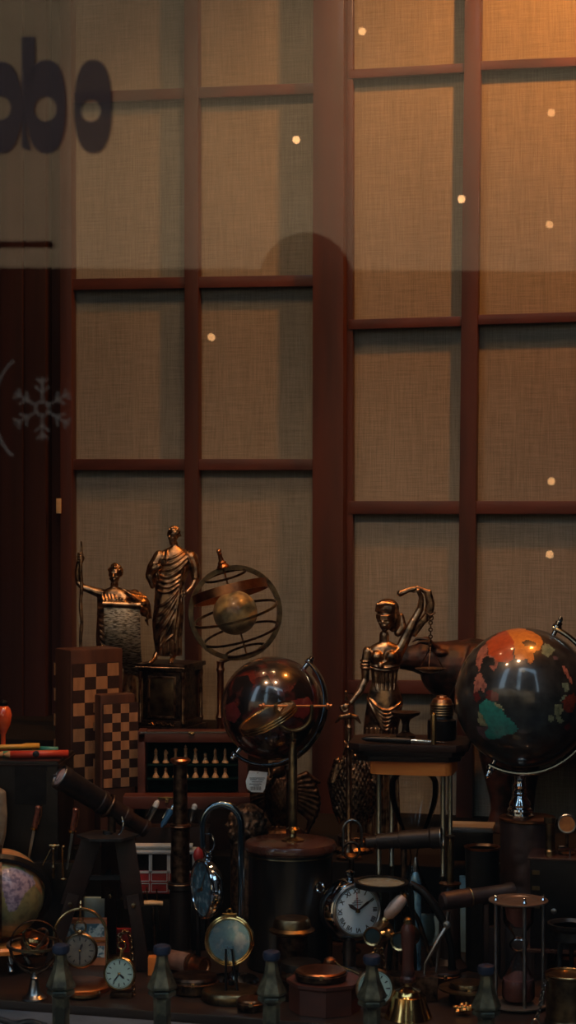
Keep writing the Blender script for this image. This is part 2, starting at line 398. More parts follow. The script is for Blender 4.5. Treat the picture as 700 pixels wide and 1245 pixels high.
# the shop pane and the reflected signs painted onto it
g = G(); g.prism([PW(-420, -500, GL), PW(1200, -500, GL), PW(1200, 1700, GL), PW(-420, 1700, GL)], -NW*.0002)
struct('window_3', g, shopglass, smooth=0, label='large shop pane in front of the display')
def gp(px, py, off=.0015): return PW(px, py, GL, off)
def ringpoly(cx, cy, rx, ry, n=40, pw=2.4):
    o = []
    for i in range(n):
        a = 2*math.pi*i/n; c, s = math.cos(a), math.sin(a)
        o.append((cx+rx*math.copysign(abs(c)**(2/pw), c), cy-ry*math.copysign(abs(s)**(2/pw), s)))
    return o
def bowl(g, cx, cy, rx, ry, hx, hy, hr):
    A = ringpoly(cx, cy, rx, ry); B = ringpoly(hx, hy, hr, hr*1.1, pw=2)
    va = [g.bm.verts.new(gp(*p)) for p in A]; vb = [g.bm.verts.new(gp(*p)) for p in B]; n = len(va)
    va2 = [g.bm.verts.new(gp(*p, .0019)) for p in A]; vb2 = [g.bm.verts.new(gp(*p, .0019)) for p in B]
    for i in range(n):
        j = (i+1) % n; g.face((va[i], va[j], vb[j], vb[i])); g.face((va2[i], vb2[i], vb2[j], va2[j]))
        g.face((va[i], va2[i], va2[j], va[j])); g.face((vb[i], vb[j], vb2[j], vb2[i]))
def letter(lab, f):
    g = G(); f(g); single('reflected_letter', g, letter_reflection, lab, 'letter', 'brown reflected letters painted on the shop pane')
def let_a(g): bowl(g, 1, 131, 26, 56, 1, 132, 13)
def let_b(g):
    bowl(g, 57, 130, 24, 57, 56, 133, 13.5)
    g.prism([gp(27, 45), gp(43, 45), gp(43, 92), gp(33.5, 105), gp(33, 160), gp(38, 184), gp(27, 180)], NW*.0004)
letter('blurred brown reflected round letter cut by the left edge of the picture', let_a)
letter('blurred brown reflected letter b with a tall stem', let_b)
letter('blurred brown reflected letter o over the left screen stile', lambda g: bowl(g, 114, 130, 23, 57, 111, 135, 12))
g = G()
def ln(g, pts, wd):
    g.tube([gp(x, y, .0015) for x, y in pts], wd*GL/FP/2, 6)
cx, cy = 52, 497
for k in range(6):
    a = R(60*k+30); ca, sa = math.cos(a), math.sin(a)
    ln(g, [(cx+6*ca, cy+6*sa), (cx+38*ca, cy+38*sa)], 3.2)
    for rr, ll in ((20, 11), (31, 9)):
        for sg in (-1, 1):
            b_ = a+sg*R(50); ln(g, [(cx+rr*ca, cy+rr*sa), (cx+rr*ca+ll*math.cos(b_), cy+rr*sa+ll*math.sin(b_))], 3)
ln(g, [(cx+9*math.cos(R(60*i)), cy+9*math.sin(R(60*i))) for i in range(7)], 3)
single('reflected_snowflake', g, faint, 'faint tan reflected snowflake sticker on the pane at the left', 'overlay')
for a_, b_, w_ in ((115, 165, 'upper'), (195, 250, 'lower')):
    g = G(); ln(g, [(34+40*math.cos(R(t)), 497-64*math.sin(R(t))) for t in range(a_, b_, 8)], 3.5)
    single('reflected_arc', g, faint, 'faint tan reflected %s arc of the broken ring left of the snowflake sticker' % w_, 'overlay')
# bulbs of the street lights, mirrored in the pane
for px, py, pw_ in ((440, 38, .5), (360, 170, .7), (561, 242, .7), (668, 273, .3), (670, 585, .35), (668, 674, .35), (257, 410, .35), (670, 137, .3)):
    lamp('POINT', mirror(px, py, 5.2), pw_*.08, (1, .5, .2), .010)
#PART2
# ================================================================ FIGURES
class Body:                                            # elliptical body profile in pixel rows: (y, centre x, half width, half depth)
    def __init__(s, f, rows, d0=0): s.f, s.rows, s.d0 = f, rows, d0
    def at(s, y):
        r = s.rows
        if y <= r[0][0]: return r[0][1:]
        for a, b in zip(r, r[1:]):
            if y <= b[0]:
                t = (y-a[0])/(b[0]-a[0]); return tuple(a[i]+(b[i]-a[i])*t for i in (1, 2, 3))
        return r[-1][1:]
    def loft(s, g, seg=28, amp=0, k=9, twist=.1):
        rings = []
        y0, y1 = s.rows[0][0], s.rows[-1][0]; n = max(8, int((y1-y0)/2))
        for i in range(n+1):
            y = y0+(y1-y0)*i/n; cx, hw, hd = s.at(y); ring = []
            for j in range(seg*2):
                a = math.pi*j/seg; m = 1+amp*math.sin(k*a+twist*y)*min(1, i/n*1.5)
                ring.append(s.f(cx+hw*m*math.cos(a), y, s.d0+hd*m*math.sin(a)))
            rings.append(ring)
        g.loft(rings)
    def surf(s, x, y, out=0):
        cx, hw, hd = s.at(y); t = max(-1, min(1, (x-cx)/hw)); return s.f(x, y, s.d0-hd*math.sqrt(max(0, 1-t*t))-out)
    def fold(s, g, a, b, sag=0, r=1.4, n=9, out=.2):
        pts = []; rad = []
        for i in range(n+1):
            t = i/n; x = a[0]+(b[0]-a[0])*t; y = a[1]+(b[1]-a[1])*t+sag*math.sin(math.pi*t)
            pts.append(s.surf(x, y, out)); rad.append(s.f.s*r*(.35+.75*math.sin(math.pi*min(1, max(0, t*.9+.05)))))
        g.tube(pts, rad, 7)
def limb(g, f, pts, seg=10):                           # pts: (x, y, d, r)
    g.tube([f(p[0], p[1], p[2]) for p in pts], [p[3]*f.s for p in pts], seg)
    for p in pts: g.ell(f(*p[:3]), p[3]*f.s, u=10, v=6)
def head(g, f, cx, cy, hw, hh, turn=0, beard=0, curls=0, d=0, hair=1):
    """skull, jaw, brow, nose, lips, eyes and ears; turn < 0 looks to picture left"""
    s = f.s; ct, st = math.cos(turn), math.sin(turn)
    def L(x, y, z): return f(cx+x*ct+z*st*-1*-1 if False else cx+x*ct+(-z)*(-st)*-1, cy+y, d+(z*ct)+x*st*0)
    def Q(x, y, z):                                    # x across the face, y down, z towards the viewer before turning
        X = x*ct+z*st; Dd = -z*ct+x*st; return f(cx+X, cy+y, d+Dd)
    g.ell(Q(0, -hh*.18, -hw*.12), (hw*s*.95, hw*s*1.12, hh*s*.78), u=16, v=12)
    g.ell(Q(0, hh*.25, hw*.18), (hw*s*.72, hw*s*.75, hh*s*.66), u=16, v=12)
    g.ell(Q(0, hh*.78, hw*.42), (hw*s*.34, hw*s*.34, hh*s*.2), u=10, v=8)
    g.tube([Q(0, -hh*.12, hw*.86), Q(0, hh*.15, hw*1.13), Q(0, hh*.26, hw*1.16)], [hw*s*.10, hw*s*.15, hw*s*.2], 8)
    for q in (-1, 1):
        g.tube([Q(q*hw*.12, -hh*.12, hw*.93), Q(q*hw*.42, -hh*.2, hw*.86), Q(q*hw*.7, -hh*.1, hw*.55)], [hw*s*.1, hw*s*.12, hw*s*.07], 7)
        g.ell(Q(q*hw*.36, hh*.02, hw*.78), hw*s*.13, u=8, v=6)
        g.ell(Q(q*hw*.92, hh*.1, -hw*.1), (hw*s*.12, hw*s*.2, hh*s*.2), u=8, v=6)
        g.ell(Q(q*hw*.42, hh*.3, hw*.62), (hw*s*.26, hw*s*.22, hh*s*.18), u=8, v=6)
    g.tube([Q(-hw*.26, hh*.5, hw*.8), Q(0, hh*.47, hw*.95), Q(hw*.26, hh*.5, hw*.8)], hw*s*.08, 6)
    g.tube([Q(-hw*.2, hh*.6, hw*.78), Q(0, hh*.62, hw*.9), Q(hw*.2, hh*.6, hw*.78)], hw*s*.08, 6)
    rnd = random.Random(int(cx*7+cy))
    for i in range(curls):
        a = rnd.uniform(0, 2*math.pi); e = rnd.uniform(-.15, 1)*math.pi/2; z = -math.sin(a)*math.cos(e)
        x = math.cos(a)*math.cos(e); yy = -math.sin(e)
        if -z*-1 > .45 and yy > -.62: continue
        g.ell(Q(x*hw*1.0, -hh*.18+yy*hh*.8, -hw*.12+z*hw*1.12), hw*s*rnd.uniform(.18, .28), u=8, v=6)
    for i in range(beard):
        t = rnd.uniform(-1, 1); yy = rnd.uniform(.42, 1.12)
        g.ell(Q(t*hw*.75*(1.15-yy*.5), hh*yy, hw*(.75-.45*abs(t))), hw*s*rnd.uniform(.13, .22), u=8, v=6)
def hand(g, f, x, y, d, r, ang=0, curl=1):             # palm, four fingers and a thumb; ang = pointing direction in the picture plane
    ca, sa = math.cos(ang), math.sin(ang); s = f.s
    def Q(u, v, w): return f(x+u*ca-v*sa, y+u*sa+v*ca, d+w)
    g.ell(Q(0, 0, 0), (r*s, r*.6*s, r*s), u=10, v=8)
    for k, ln_ in enumerate((.85, 1.05, 1.0, .8)):
        v = (-.75+.5*k)*r
        g.tube([Q(r*.5, v, 0), Q(r*(.6+ln_*.7), v*1.05, -r*.25*curl), Q(r*(.6+ln_*1.1), v, r*.35*curl)], [r*.27*s, r*.24*s, r*.18*s], 6)
    g.tube([Q(-r*.1, -r*.7, -r*.2), Q(r*.45, -r*1.15, -r*.5), Q(r*.9, -r*1.1, -r*.3)], [r*.3*s, r*.26*s, r*.2*s], 6)

# ---- the robed philosopher on his pedestal
f = Fr(3.275)
base = f(205, 888, 0); zt = .27
def fixbase(f, x, y): return Vector(f(x, y))
st = thing('philosopher_statuette', 'bronze statuette of a bearded man in a long robe on a square plaque pedestal', 'statuette', f(208, 888, 10))
g = G()
B = Body(f, [(664, 213, 5, 5), (669, 212, 14, 8), (675, 213, 22, 11), (686, 212, 23, 13), (700, 208, 19, 13), (715, 206, 17, 12), (735, 205, 17.5, 13), (755, 204, 18.5, 14), (775, 204, 17, 13), (797, 205, 15.5, 12)])
B.loft(g, amp=.05, k=11, twist=.12)
limb(g, f, [(213, 668, 0, 4.5), (212, 660, -1, 4.2)])
head(g, f, 211, 651, 7.2, 10.5, turn=-.7, beard=34, curls=60, d=-1)
# arm across the chest wrapped in cloth, its sleeve hanging
limb(g, f, [(194, 676, -2, 7.5), (186, 690, -7, 7), (183, 700, -9, 6), (186, 712, -8, 3.5)])
limb(g, f, [(183, 698, -8, 6), (188, 690, -14, 5), (194, 689, -16, 4)])
hand(g, f, 189, 687, -17, 3, .3)
for q in range(5): B.fold(g, (180+q*3, 686-q), (186+q*2, 712-q*2), 0, 1.3, out=5)
# the other arm, sleeve to the elbow, hand holding the edge of the robe
limb(g, f, [(232, 677, -1, 8), (237, 690, -3, 7), (238, 702, -6, 5.5)])
limb(g, f, [(238, 704, -6, 4.5), (233, 714, -11, 3.2), (228, 719, -14, 2.8)])
hand(g, f, 225, 721, -14, 3.1, 2.7)
for q in range(5): limb(g, f, [(228+q*2.6, 672+q*1.2, -8+q, .9), (232+q*2.4, 684+q*2, -10+q, 1.3), (236+q*1.6, 696+q*2.2, -10+q, .8)])
# folds of the robe
for a, b, sg, r in (((233, 671), (196, 694), 6, 1.6), ((230, 669), (195, 686), 5, 1.5), ((226, 668), (196, 679), 4, 1.4), ((233, 676), (197, 701), 7, 1.7),
                    ((204, 668), (203, 686), 0, 1.2), ((199, 670), (196, 684), 0, 1.2), ((222, 691), (191, 697), 7, 1.6), ((222, 697), (190, 703), 7, 1.6), ((221, 703), (190, 709), 7, 1.5), ((220, 709), (189, 717), 6, 1.6),
                    ((219, 714), (190, 738), 5, 1.7), ((218, 718), (189, 750), 5, 1.7), ((217, 724), (190, 762), 4, 1.8), ((216, 734), (192, 772), 3, 1.6), ((214, 746), (195, 782), 2, 1.5),
                    ((223, 686), (210, 782), 0, 2.0), ((226, 690), (214, 782), 0, 1.5), ((222, 724), (221, 762), 0, 1.5), ((219, 728), (217, 770), 0, 1.3),
                    ((196, 775), (194, 796), 0, 1.5), ((201, 778), (199, 796), 0, 1.4), ((206, 776), (205, 797), 0, 1.5), ((211, 774), (211, 797), 0, 1.6), ((216, 768), (216, 796), 0, 1.5), ((220, 762), (219, 794), 0, 1.4), ((213, 770), (192, 793), -3, 1.8)):
    B.fold(g, a, b, sg, r*.95, out=.5)
# feet
for x, dx in ((187, -5), (209, -1)):
    limb(g, f, [(x+3, 795, -4, 3.4), (x+1, 800, -7, 3.2), (x+dx*.3, 803, -14, 2.6), (x+dx*.7, 804, -18, 1.8)])
    for q in range(5): g.ell(f(x+dx*.8-2.4+q*1.3, 804.3, -19+abs(q-1)*.6), .9*f.s, u=6, v=5)
sculpt('robed_figure', g, bronze, st, .0008, 1)
RP = Matrix.Rotation(R(-20), 3, 'Z')
def pbox(x, y, w, h, dep, d, g, bev=.0008):
    g.box(f(x, y, d), (w*f.s, dep*f.s, h*f.s), RP, bev)
g = G(); pbox(207, 808, 66, 5, 66, 8, g); pbox(207, 813, 60, 5, 60, 8, g); pbox(207, 846, 52, 62, 52, 8, g); pbox(207, 878, 60, 8, 60, 8, g); pbox(207, 886, 68, 9.4, 68, 8, g)
ped = part('pedestal', g, bronze_dark, st)
ax = RP @ Vector((1, 0, 0)); ay = RP @ Vector((0, 1, 0)); c0 = f(207, 846, 8)
for sx_ in (-1, 1):
    for sy_ in (-1, 1):
        g = G(); b0 = c0+ax*sx_*28*f.s+ay*sy_*28*f.s-Z*31*f.s
        g.lathe([(3*f.s, 0), (3.2*f.s, 4*f.s), (2.1*f.s, 7*f.s), (2.3*f.s, 30*f.s), (2.0*f.s, 52*f.s), (3.2*f.s, 56*f.s), (3.2*f.s, 62*f.s)], b0, seg=14); part('corner_column', g, bronze, ped)
g = G(); cc = c0-ay*26.4*f.s
for k in range(26): g.ell(f(207, 810, 8)-ay*33*f.s+ax*(k-12.5)*2.5*f.s, 1.3*f.s, u=6, v=5)
part('beaded_edge', g, bronze, ped)
g = G(); g.box(cc, (32*f.s, 1.5*f.s, 46*f.s), RP, .0006); plq = part('plaque', g, brass_old, ped)
g = G()
for sz_, wz in (((36, 2.5), (0, 24)), ((36, 2.5), (0, -24)), ((2.5, 50), (17, 0)), ((2.5, 50), (-17, 0))):
    g.box(cc+ax*wz[0]*f.s+Z*wz[1]*f.s, (sz_[0]*f.s, 3.2*f.s, sz_[1]*f.s), RP, .0004)
part('plaque_frame', g, bronze, ped)
g = G()
for k in range(9): g.tube([c0-ay*31*f.s-Z*32*f.s+ax*(-16+k*4)*f.s+Z*(2.0*math.sin(k*2.1))*f.s, c0-ay*31*f.s-Z*32*f.s+ax*(-13+k*4)*f.s-Z*(2*math.sin(k*2.1))*f.s], .9*f.s, 6)
part('scrollwork', g, bronze, ped)

# ---- man with staff and scroll
f = Fr(3.375)
st = thing('scroll_bearer_statuette', 'bronze statuette of a curly-haired bearded man holding a staff and a long written scroll', 'statuette', f(145, 870, 0))
g = G()
B = Body(f, [(714, 139, 6, 5), (719, 140, 18, 9), (726, 141, 23, 11), (738, 138, 20, 12), (752, 136, 18, 11), (775, 137, 20, 13), (800, 140, 22, 14), (840, 142, 23, 15), (866, 143, 24, 15)])
B.loft(g, amp=.05, k=10, twist=.1)
limb(g, f, [(139, 718, 0, 5), (139, 710, -1, 4.6)])
head(g, f, 140, 698, 8.2, 12, turn=-.15, beard=40, curls=90, d=-2)
limb(g, f, [(124, 722, 0, 6.5), (112, 718, -1, 4.8), (101, 714, 0, 4.2)]); limb(g, f, [(101, 714, 0, 4.2), (95, 708, 2, 3.8), (94, 696, 1, 3.6), (96, 682, 0, 2.7)])
hand(g, f, 97, 679, -1, 3.4, -.1)
for q in range(4): g.tube([f(94.5, 673.5+q*3, -3), f(98, 673+q*3, -4.5), f(101.5, 673.8+q*3, -2.5)], 1.5*f.s, 6)
limb(g, f, [(163, 724, 0, 8), (174, 734, -3, 7), (176, 744, -6, 5.5), (166, 737, -14, 4), (152, 731, -17, 3)])
hand(g, f, 148, 728, -18, 3.3, 2.8)
for q in range(7):                                     # cloak over the shoulder, hanging from the arm
    limb(g, f, [(150+q*3.2, 716+q*.6, -9+q, .9), (160+q*3, 722+q*.8, -11+q*1.2, 1.6), (172+q*1.6, 731+q*.5, -9+q, 1.5), (178+q*.9, 745+q, -6+q, 1.4), (180-q*.6, 760-q, -3+q, .9)])
for q in range(8): B.fold(g, (119+q*.6, 738+q*7), (134, 732+q*8.5), 5, 1.8, out=.8)
for q in range(5): B.fold(g, (124+q*4, 722), (130+q*5, 734+q), 2, 1.3, out=.6)
B.fold(g, (128, 729), (138, 727), 4, 2.6); B.fold(g, (140, 727), (154, 727), 4, 2.4)
sculpt('figure', g, bronze, st, .00085, 1)
g = G(); pts = [f(99+.8*math.sin(k*1.3), 658+k*9, -3.5+.5*math.cos(k)) for k in range(24)]
g.tube(pts, [f.s*(1.1 if k < 2 else 2.1+.3*math.sin(k*2.2)) for k in range(24)], 10); part('staff', g, bronze, st)
g = G(); n = 26; A = []
for k in range(n+1):
    t = k/n; y = 732+t*92; bend = t*t
    cx = 150+bend*4; hw = 22-3*t; d = -21-6*math.sin(t*math.pi)+bend*10
    A.append([f(cx+hw*(u/6)+(2*t*(u/6)), y-bend*14*(1-u/6)*.5+abs(u/6)*0, d+2.5*(u/6)**2) for u in range(-6, 7)])
fr_ = [[p+Vector((0, 0, 0)) for p in r] for r in A]; bk = [[p+Vector((0, 1.6*f.s, 0)) for p in r] for r in A]
g.loft([r+b[::-1] for r, b in zip(fr_, bk)])
sheet = part('scroll', g, brass_old, st); 
scr = mat('scroll_metal', (.42, .36, .26), 1, .38, (.10, .08, .055), 240, 4, .8, None, stretch=(.5, .5, 2.2), ramp=(.42, .56)); sheet.data.materials[0] = scr
g = G(); g.tube([f(127, 733, -21), f(173, 735, -21)], 4.2*f.s, 14); part('scroll_roll', g, bronze, st)
g = G(); g.lathe([(27*f.s, 0), (27*f.s, 3*f.s), (24*f.s, 5*f.s), (23*f.s, 8*f.s)], Vector((f(142, 0).x, 3.375, .2705)), seg=40); part('base', g, bronze_dark, st)
st.location.z = st.location.z

# ---- blindfolded Justice
f = Fr(3.10)
st = thing('justice_statuette', 'bronze statuette of a blindfolded woman with raised arm and scales, sword hilt lowered', 'statuette', f(467, 1020, 0))
g = G()
B = Body(f, [(780, 468, 7, 6), (785, 468, 17, 9), (792, 468, 24, 11), (806, 468, 19, 12), (818, 467, 16, 10.5), (830, 467, 15.5, 10), (840, 467, 19, 12), (852, 468, 22, 13), (866, 466, 22, 14), (885, 463, 21, 14), (930, 462, 21, 15), (985, 461, 25, 17), (1016, 461, 28, 18)])
B.loft(g, amp=.02, k=8, twist=.08)
limb(g, f, [(467, 786, 0, 6.5), (467, 772, -1, 6)])
head(g, f, 469, 752, 11.5, 16.5, turn=-.35, d=-2)
g.ell(f(471, 740, 1), (14.5*f.s, 15*f.s, 12.5*f.s)); g.ell(f(478, 752, 5), (9*f.s, 9*f.s, 17*f.s))
for q in range(9):                                     # hair drawn back in waves from the parting
    a = q/8; limb(g, f, [(464+a*6, 731, -11, 1.2), (458+a*20, 733+3*abs(a-.5), -12, 2.2), (456.5+a*26, 742, -9+a*6, 1.6)], 7)
limb(g, f, [(484, 770, 8, 5), (490, 762, 10, 5.5), (488, 750, 12, 4)])
for q in range(3): g.tube([f(457.2, 746.5+q*2.2, -8), f(462, 748+q*2.2, -14.5), f(470, 748.5+q*2.2, -14), f(479, 747+q*2.2, -8), f(483, 746+q*2.2, 0)], 1.3*f.s, 7)
for x in (458, 475): g.ell(f(x, 798, -9), (8.2*f.s, 8*f.s, 8*f.s))
# bodice bands, brooch, corset ribs and hip drapery
for y in (808, 811.5): B.fold(g, (450, y), (486, y), 3, 1.7, n=12)
g.ell(f(462, 808, -14), (3.5*f.s, 2.5*f.s, 4*f.s)); B.fold(g, (449, 790), (462, 806), 0, 1.5); B.fold(g, (466, 790), (462, 806), 0, 1.5); B.fold(g, (484, 788), (463, 806), 3, 1.5)
for q in range(6): B.fold(g, (455+q*5, 814), (457+q*4.4, 838), 0, 1.2)
for q in range(6): B.fold(g, (447+q*1.3, 846+q*2), (487-q*2, 853+q*4.5), 13+q*1.4, 1.9, out=.8)
B.fold(g, (446, 848), (460, 876), 0, 2.2); B.fold(g, (489, 856), (470, 876), 0, 2.4)
for q in range(8): B.fold(g, (445+q*5, 884), (440+q*6.4, 1012), 0, 2.0, out=1)
# lowered arm with ringed sleeve
limb(g, f, [(447, 792, 0, 6.5), (444, 808, -1, 5.6), (444, 824, -2, 4.8)]); limb(g, f, [(444, 826, -2, 4.9), (437, 840, -7, 4.4), (426, 853, -12, 3.3)])
for y in (803, 807, 811): g.tube([f(438, y, -2), f(441, y+1, -6.5), f(447, y+1, -6.5), f(450, y, -2), f(447, y-1, 4), f(441, y-1, 4)], 1.3*f.s, 7, closed=True)
hand(g, f, 420, 858, -13, 4.6, 2.6)
# raised arm
limb(g, f, [(486, 790, 0, 7), (493, 776, 0, 6.6), (502, 756, -1, 5.4)]); limb(g, f, [(502, 757, -1, 5.2), (511, 740, 0, 4.4), (512, 726, -2, 3.2), (508, 718, -4, 2.8)])
hand(g, f, 504, 716, -4, 3.6, 3.0)
# cloak arching from the raised hand back down behind the arm
for q in range(5): limb(g, f, [(507+q, 714+q*.5, 2, 2.2), (518+q, 720, 3, 3.2), (522+q*.8, 734, 4, 4), (519+q, 748, 5, 4), (510+q, 758, 5, 3.2), (496+q*2, 768+q, 6, 3)], 8)
sculpt('figure', g, bronze, st, .00085, 1)
g = G(); limb(g, f, [(504, 715, -6, 2.6), (496, 717, -7, 3), (489, 720, -8, 3.4), (486, 721, -8, 4.2)]); part('scale_handle', g, bronze, st)
g = G(); g.tube([f(516, 744, -4), f(523, 748, -4), f(529, 744, -4)], 1.2*f.s, 8)
g.torus(f(523, 751, -4), 3*f.s, .9*f.s, (0, -1, 0), seg=20, rs=6)
for k in range(7): g.torus(f(523, 757+k*4.2, -4), 2.1*f.s, .8*f.s, (1, 0, 0) if k % 2 else (0, -1, 0), seg=14, rs=6)
for q in range(3): g.tube([f(523, 786, -4), f(523+16*math.cos(q*2.1+.3), 812, -4+16*math.sin(q*2.1+.3))], .6*f.s, 6)
part('scale_chain', g, bronze_dark, st)
g = G(); g.lathe([(2*f.s, -5*f.s), (10*f.s, -4*f.s), (18*f.s, 0), (19*f.s, 1*f.s), (17.5*f.s, .6*f.s), (9*f.s, -3*f.s), (1*f.s, -4*f.s)], f(523, 813, -4)); part('scale_pan', g, bronze, st)
g = G(); g.tube([f(420, 842, -14), f(421, 850, -14)], [1.5*f.s, 2.6*f.s], 8); g.ell(f(420, 840, -14), 2*f.s, u=8, v=6); g.tube([f(413, 869, -13), f(427, 867, -14)], 1.7*f.s, 8); g.tube([f(420, 866, -13), f(423, 960, -13), f(424, 1010, -13)], [2.4*f.s, 2.2*f.s, .5*f.s], 6)
part('sword', g, bronze, st)
g = G(); zz = .1205; g.lathe([(36*f.s, 0), (36*f.s, 4*f.s), (32*f.s, 6*f.s), (31*f.s, f(0, 1012).z-zz)], Vector((f(461, 0).x, 3.10, zz)), seg=36); part('base', g, bronze_dark, st)

# ---- bull behind the large globe
f = Fr(3.24)
st = thing('bull_figure', 'large dark mottled bull figure standing behind the gemstone globe', 'figurine', Vector((f(620, 0).x, 3.24, .1205)))
yb = f.zpx(.1205)
g = G()
g.tube([f(556, 816, 0), f(590, 830, 0), f(640, 850, 0), f(700, 862, 4), f(740, 870, 6)], [42*f.s, 56*f.s, 64*f.s, 62*f.s, 50*f.s], 24)
g.ell(f(556, 816, 0), (46*f.s, 34*f.s, 38*f.s)); g.ell(f(742, 868, 6), (40*f.s, 42*f.s, 54*f.s)); g.ell(f(575, 800, 0), (34*f.s, 28*f.s, 24*f.s))
limb(g, f, [(560, 812, 0, 33), (538, 806, -2, 27), (516, 800, -4, 21), (500, 800, -5, 16), (490, 802, -6, 12)], 18)
g.ell(f(523, 827, -4), (9*f.s, 12*f.s, 8*f.s)); limb(g, f, [(524, 822, -4, 9), (545, 838, -2, 16), (565, 850, 0, 20)])
for q in (-1, 1):
    limb(g, f, [(528, 787, q*16-4, 5), (520, 779, q*24-4, 4), (508, 778, q*27-6, 2.4), (501, 783, q*27-8, .8)]); g.ell(f(534, 792, q*24), (8*f.s, 6*f.s, 4*f.s))
for (x0, y0, x1, y1, dd) in ((598, 880, 606, yb, -22), (640, 890, 640, yb, 20), (718, 900, 722, yb, -20), (744, 900, 750, yb, 20)):
    limb(g, f, [(x0, y0, dd, 26), (x0+(x1-x0)*.4, y0+(y1-y0)*.35, dd, 19), (x1, y1-42, dd, 13.5), (x1, y1-26, dd, 12), (x1-2, y1-13, dd, 13)], 14)
    g.lathe([(16*f.s, 0), (14.5*f.s, 8*f.s), (12*f.s, 14*f.s)], f(x1-3, y1, dd), seg=18)
sculpt('body', g, mat('mottled_bronze', (.075, .024, .014), .3, .5, (.009, .006, .006), 45, 8, .5, 120, ramp=(.42, .68)), st, .0022, 3)
g = G(); g.tube([f(776, 860, 6), f(790, 900, 6), f(784, 950, 6), f(788, 970, 6)], [4*f.s, 3*f.s, 3*f.s, 6*f.s], 8); part('tail', g, bronze_dark, st)

# ================================================================ ARMILLARY WITH SMALL GLOBE
f = Fr(3.175)
cx, cy, Rr = 286, 745, 55; cen = f(cx, cy, 0); s = f.s
st = thing('armillary_globe', 'bronze armillary sphere of crossing rings around a small antique globe', 'armillary globe', Vector((f(268, 0).x, 3.175, .2705)))
axd = (f(263, 672, -8)-f(300, 812, 8)).normalized()
g = G(); g.torus(cen, Rr*s, 2, (.22, -1, .06), seg=90, flat=(6*s, 4*s)); part('meridian_ring', g, brass_old, st)
g = G(); g.torus(cen-axd*1*s, (Rr-3)*s, 1, (axd+Vector((0, -.03, 0))).normalized(), seg=90, flat=(2*s, 3*s)); part('equator_ring', g, brass_old, st)
g = G(); g.torus(cen+axd*26*s, 46*s, 2*s, (axd+Vector((0, .25, 0))).normalized(), seg=80, flat=(1.5*s, 11*s)); part('upper_ring', g, copper, st)
st.children[-1].scale = (1, 1, 1)
g = G(); g.torus(cen-axd*27*s, 46*s, 2*s, (axd+Vector((0, -.05, 0))).normalized(), seg=80, flat=(2*s, 2.6*s)); part('lower_ring', g, bronze_dark, st)
for q in (47, -48):
    g = G(); g.torus(cen+axd*q*s, 25*s, 2*s, (axd+Vector((0, -.03, 0))).normalized(), seg=60, flat=(2*s, 2.6*s)); part('polar_ring', g, bronze_dark, st)
o_ = [c for c in st.children if c.name.startswith(('meridian', 'equator'))]
g = G(); g.tube([cen-axd*56*s, cen+axd*62*s], 1.1*s, 8); part('axis_rod', g, bronze, st)
g = G(); p = cen+axd*57*s; g.lathe([(7*s, 0), (8*s, 2*s), (5*s, 5*s), (5.5*s, 7*s), (3.2*s, 9*s), (2.4*s, 16*s), (3*s, 18*s), (1.2*s, 19*s)], p, axd, 24); g.ell(p+axd*21*s, 3*s, u=12, v=8); part('finial', g, copper, st)
antique = mat('antique_map', (.34, .27, .13), 0, .35, (.16, .13, .07), 60, 7, coat=.6, ramp=(.4, .6))
g = G(); g.ell(cen, 27*s, u=48, v=32); part('globe_ball', g, antique, st)
g = G(); bz = .2705; x0 = f(268, 0).x; b0 = Vector((x0, 3.175, bz)); hh = cen.z-57*s-bz
g.lathe([(27*s, 0), (27*s, 3*s), (24*s, 6*s), (12*s, 10*s), (5*s, 14*s), (4*s, 24*s), (6*s, 30*s), (4*s, 36*s), (4*s, hh-16*s), (5.5*s, hh-12*s), (4*s, hh-8*s), (5*s, hh-2*s)], b0, seg=36); part('stand', g, copper, st)
g = G(); g.tube([b0+Z*(hh-3*s), b0+Z*(hh+1*s)+Vector((10*s, 0, 0)), cen-axd*55*s], 2.6*s, 8); part('arm', g, bronze, st)

# ================================================================ GLOBES
def pip(x, y, poly):
    c = False; n = len(poly)
    for i in range(n):
        x1, y1 = poly[i]; x2, y2 = poly[i-1]
        if (y1 > y) != (y2 > y) and x < (x2-x1)*(y-y1)/(y2-y1)+x1: c = not c
    return c
def ballmesh(cen, rad, patches, norm, u=220, v=150, front=Vector((0, -1, 0))):
    """ball whose countries are face groups; patches = [(slot, polygon on the unit disc of the side that faces the street)]"""
    g = G(); g.ell(cen, rad, u=u, v=v)
    g.bm.faces.ensure_lookup_table()
    for fc in g.bm.faces:
        c = (fc.calc_center_median()-cen)/rad
        if c.y > .05: continue
        x, y = c.x+.012*noise.noise(c*14), -c.z+.012*noise.noise(c*14+Vector((5, 5, 5)))
        for sl, poly in patches:
            if pip(x, y, poly): fc.material_index = sl
    return g
Z5 = lambda pts, cx=637, cy=848, r=84.5: [((530+a/4.118-cx)/r, (740+b/4.118-cy)/r) for a, b in pts]
gem = lambda n, c, c2: mat(n, c, 0, .3, c2, 130, 6, ramp=(.3, .6), coat=.8)
ocean = mat('black_gemstone', (.040, .045, .045), 0, .3, (.010, .012, .013), 60, 8, ramp=(.35, .7), coat=1.0)
gm = [ocean, gem('pink_stone', (.36, .15, .11), (.16, .06, .05)), gem('orange_red_stone', (.42, .075, .02), (.28, .05, .016)), gem('amber_stone', (.62, .24, .04), (.40, .13, .02)),
      gem('pale_green_stone', (.20, .28, .19), (.10, .15, .10)), gem('teal_stone', (.03, .25, .20), (.025, .15, .13)), gem('olive_stone', (.28, .30, .17), (.10, .11, .06)),
      gem('mauve_stone', (.13, .08, .09), (.06, .04, .045)), gem('maroon_stone', (.12, .018, .018), (.07, .012, .012)), gem('red_stone', (.20, .035, .02), (.10, .02, .015))]
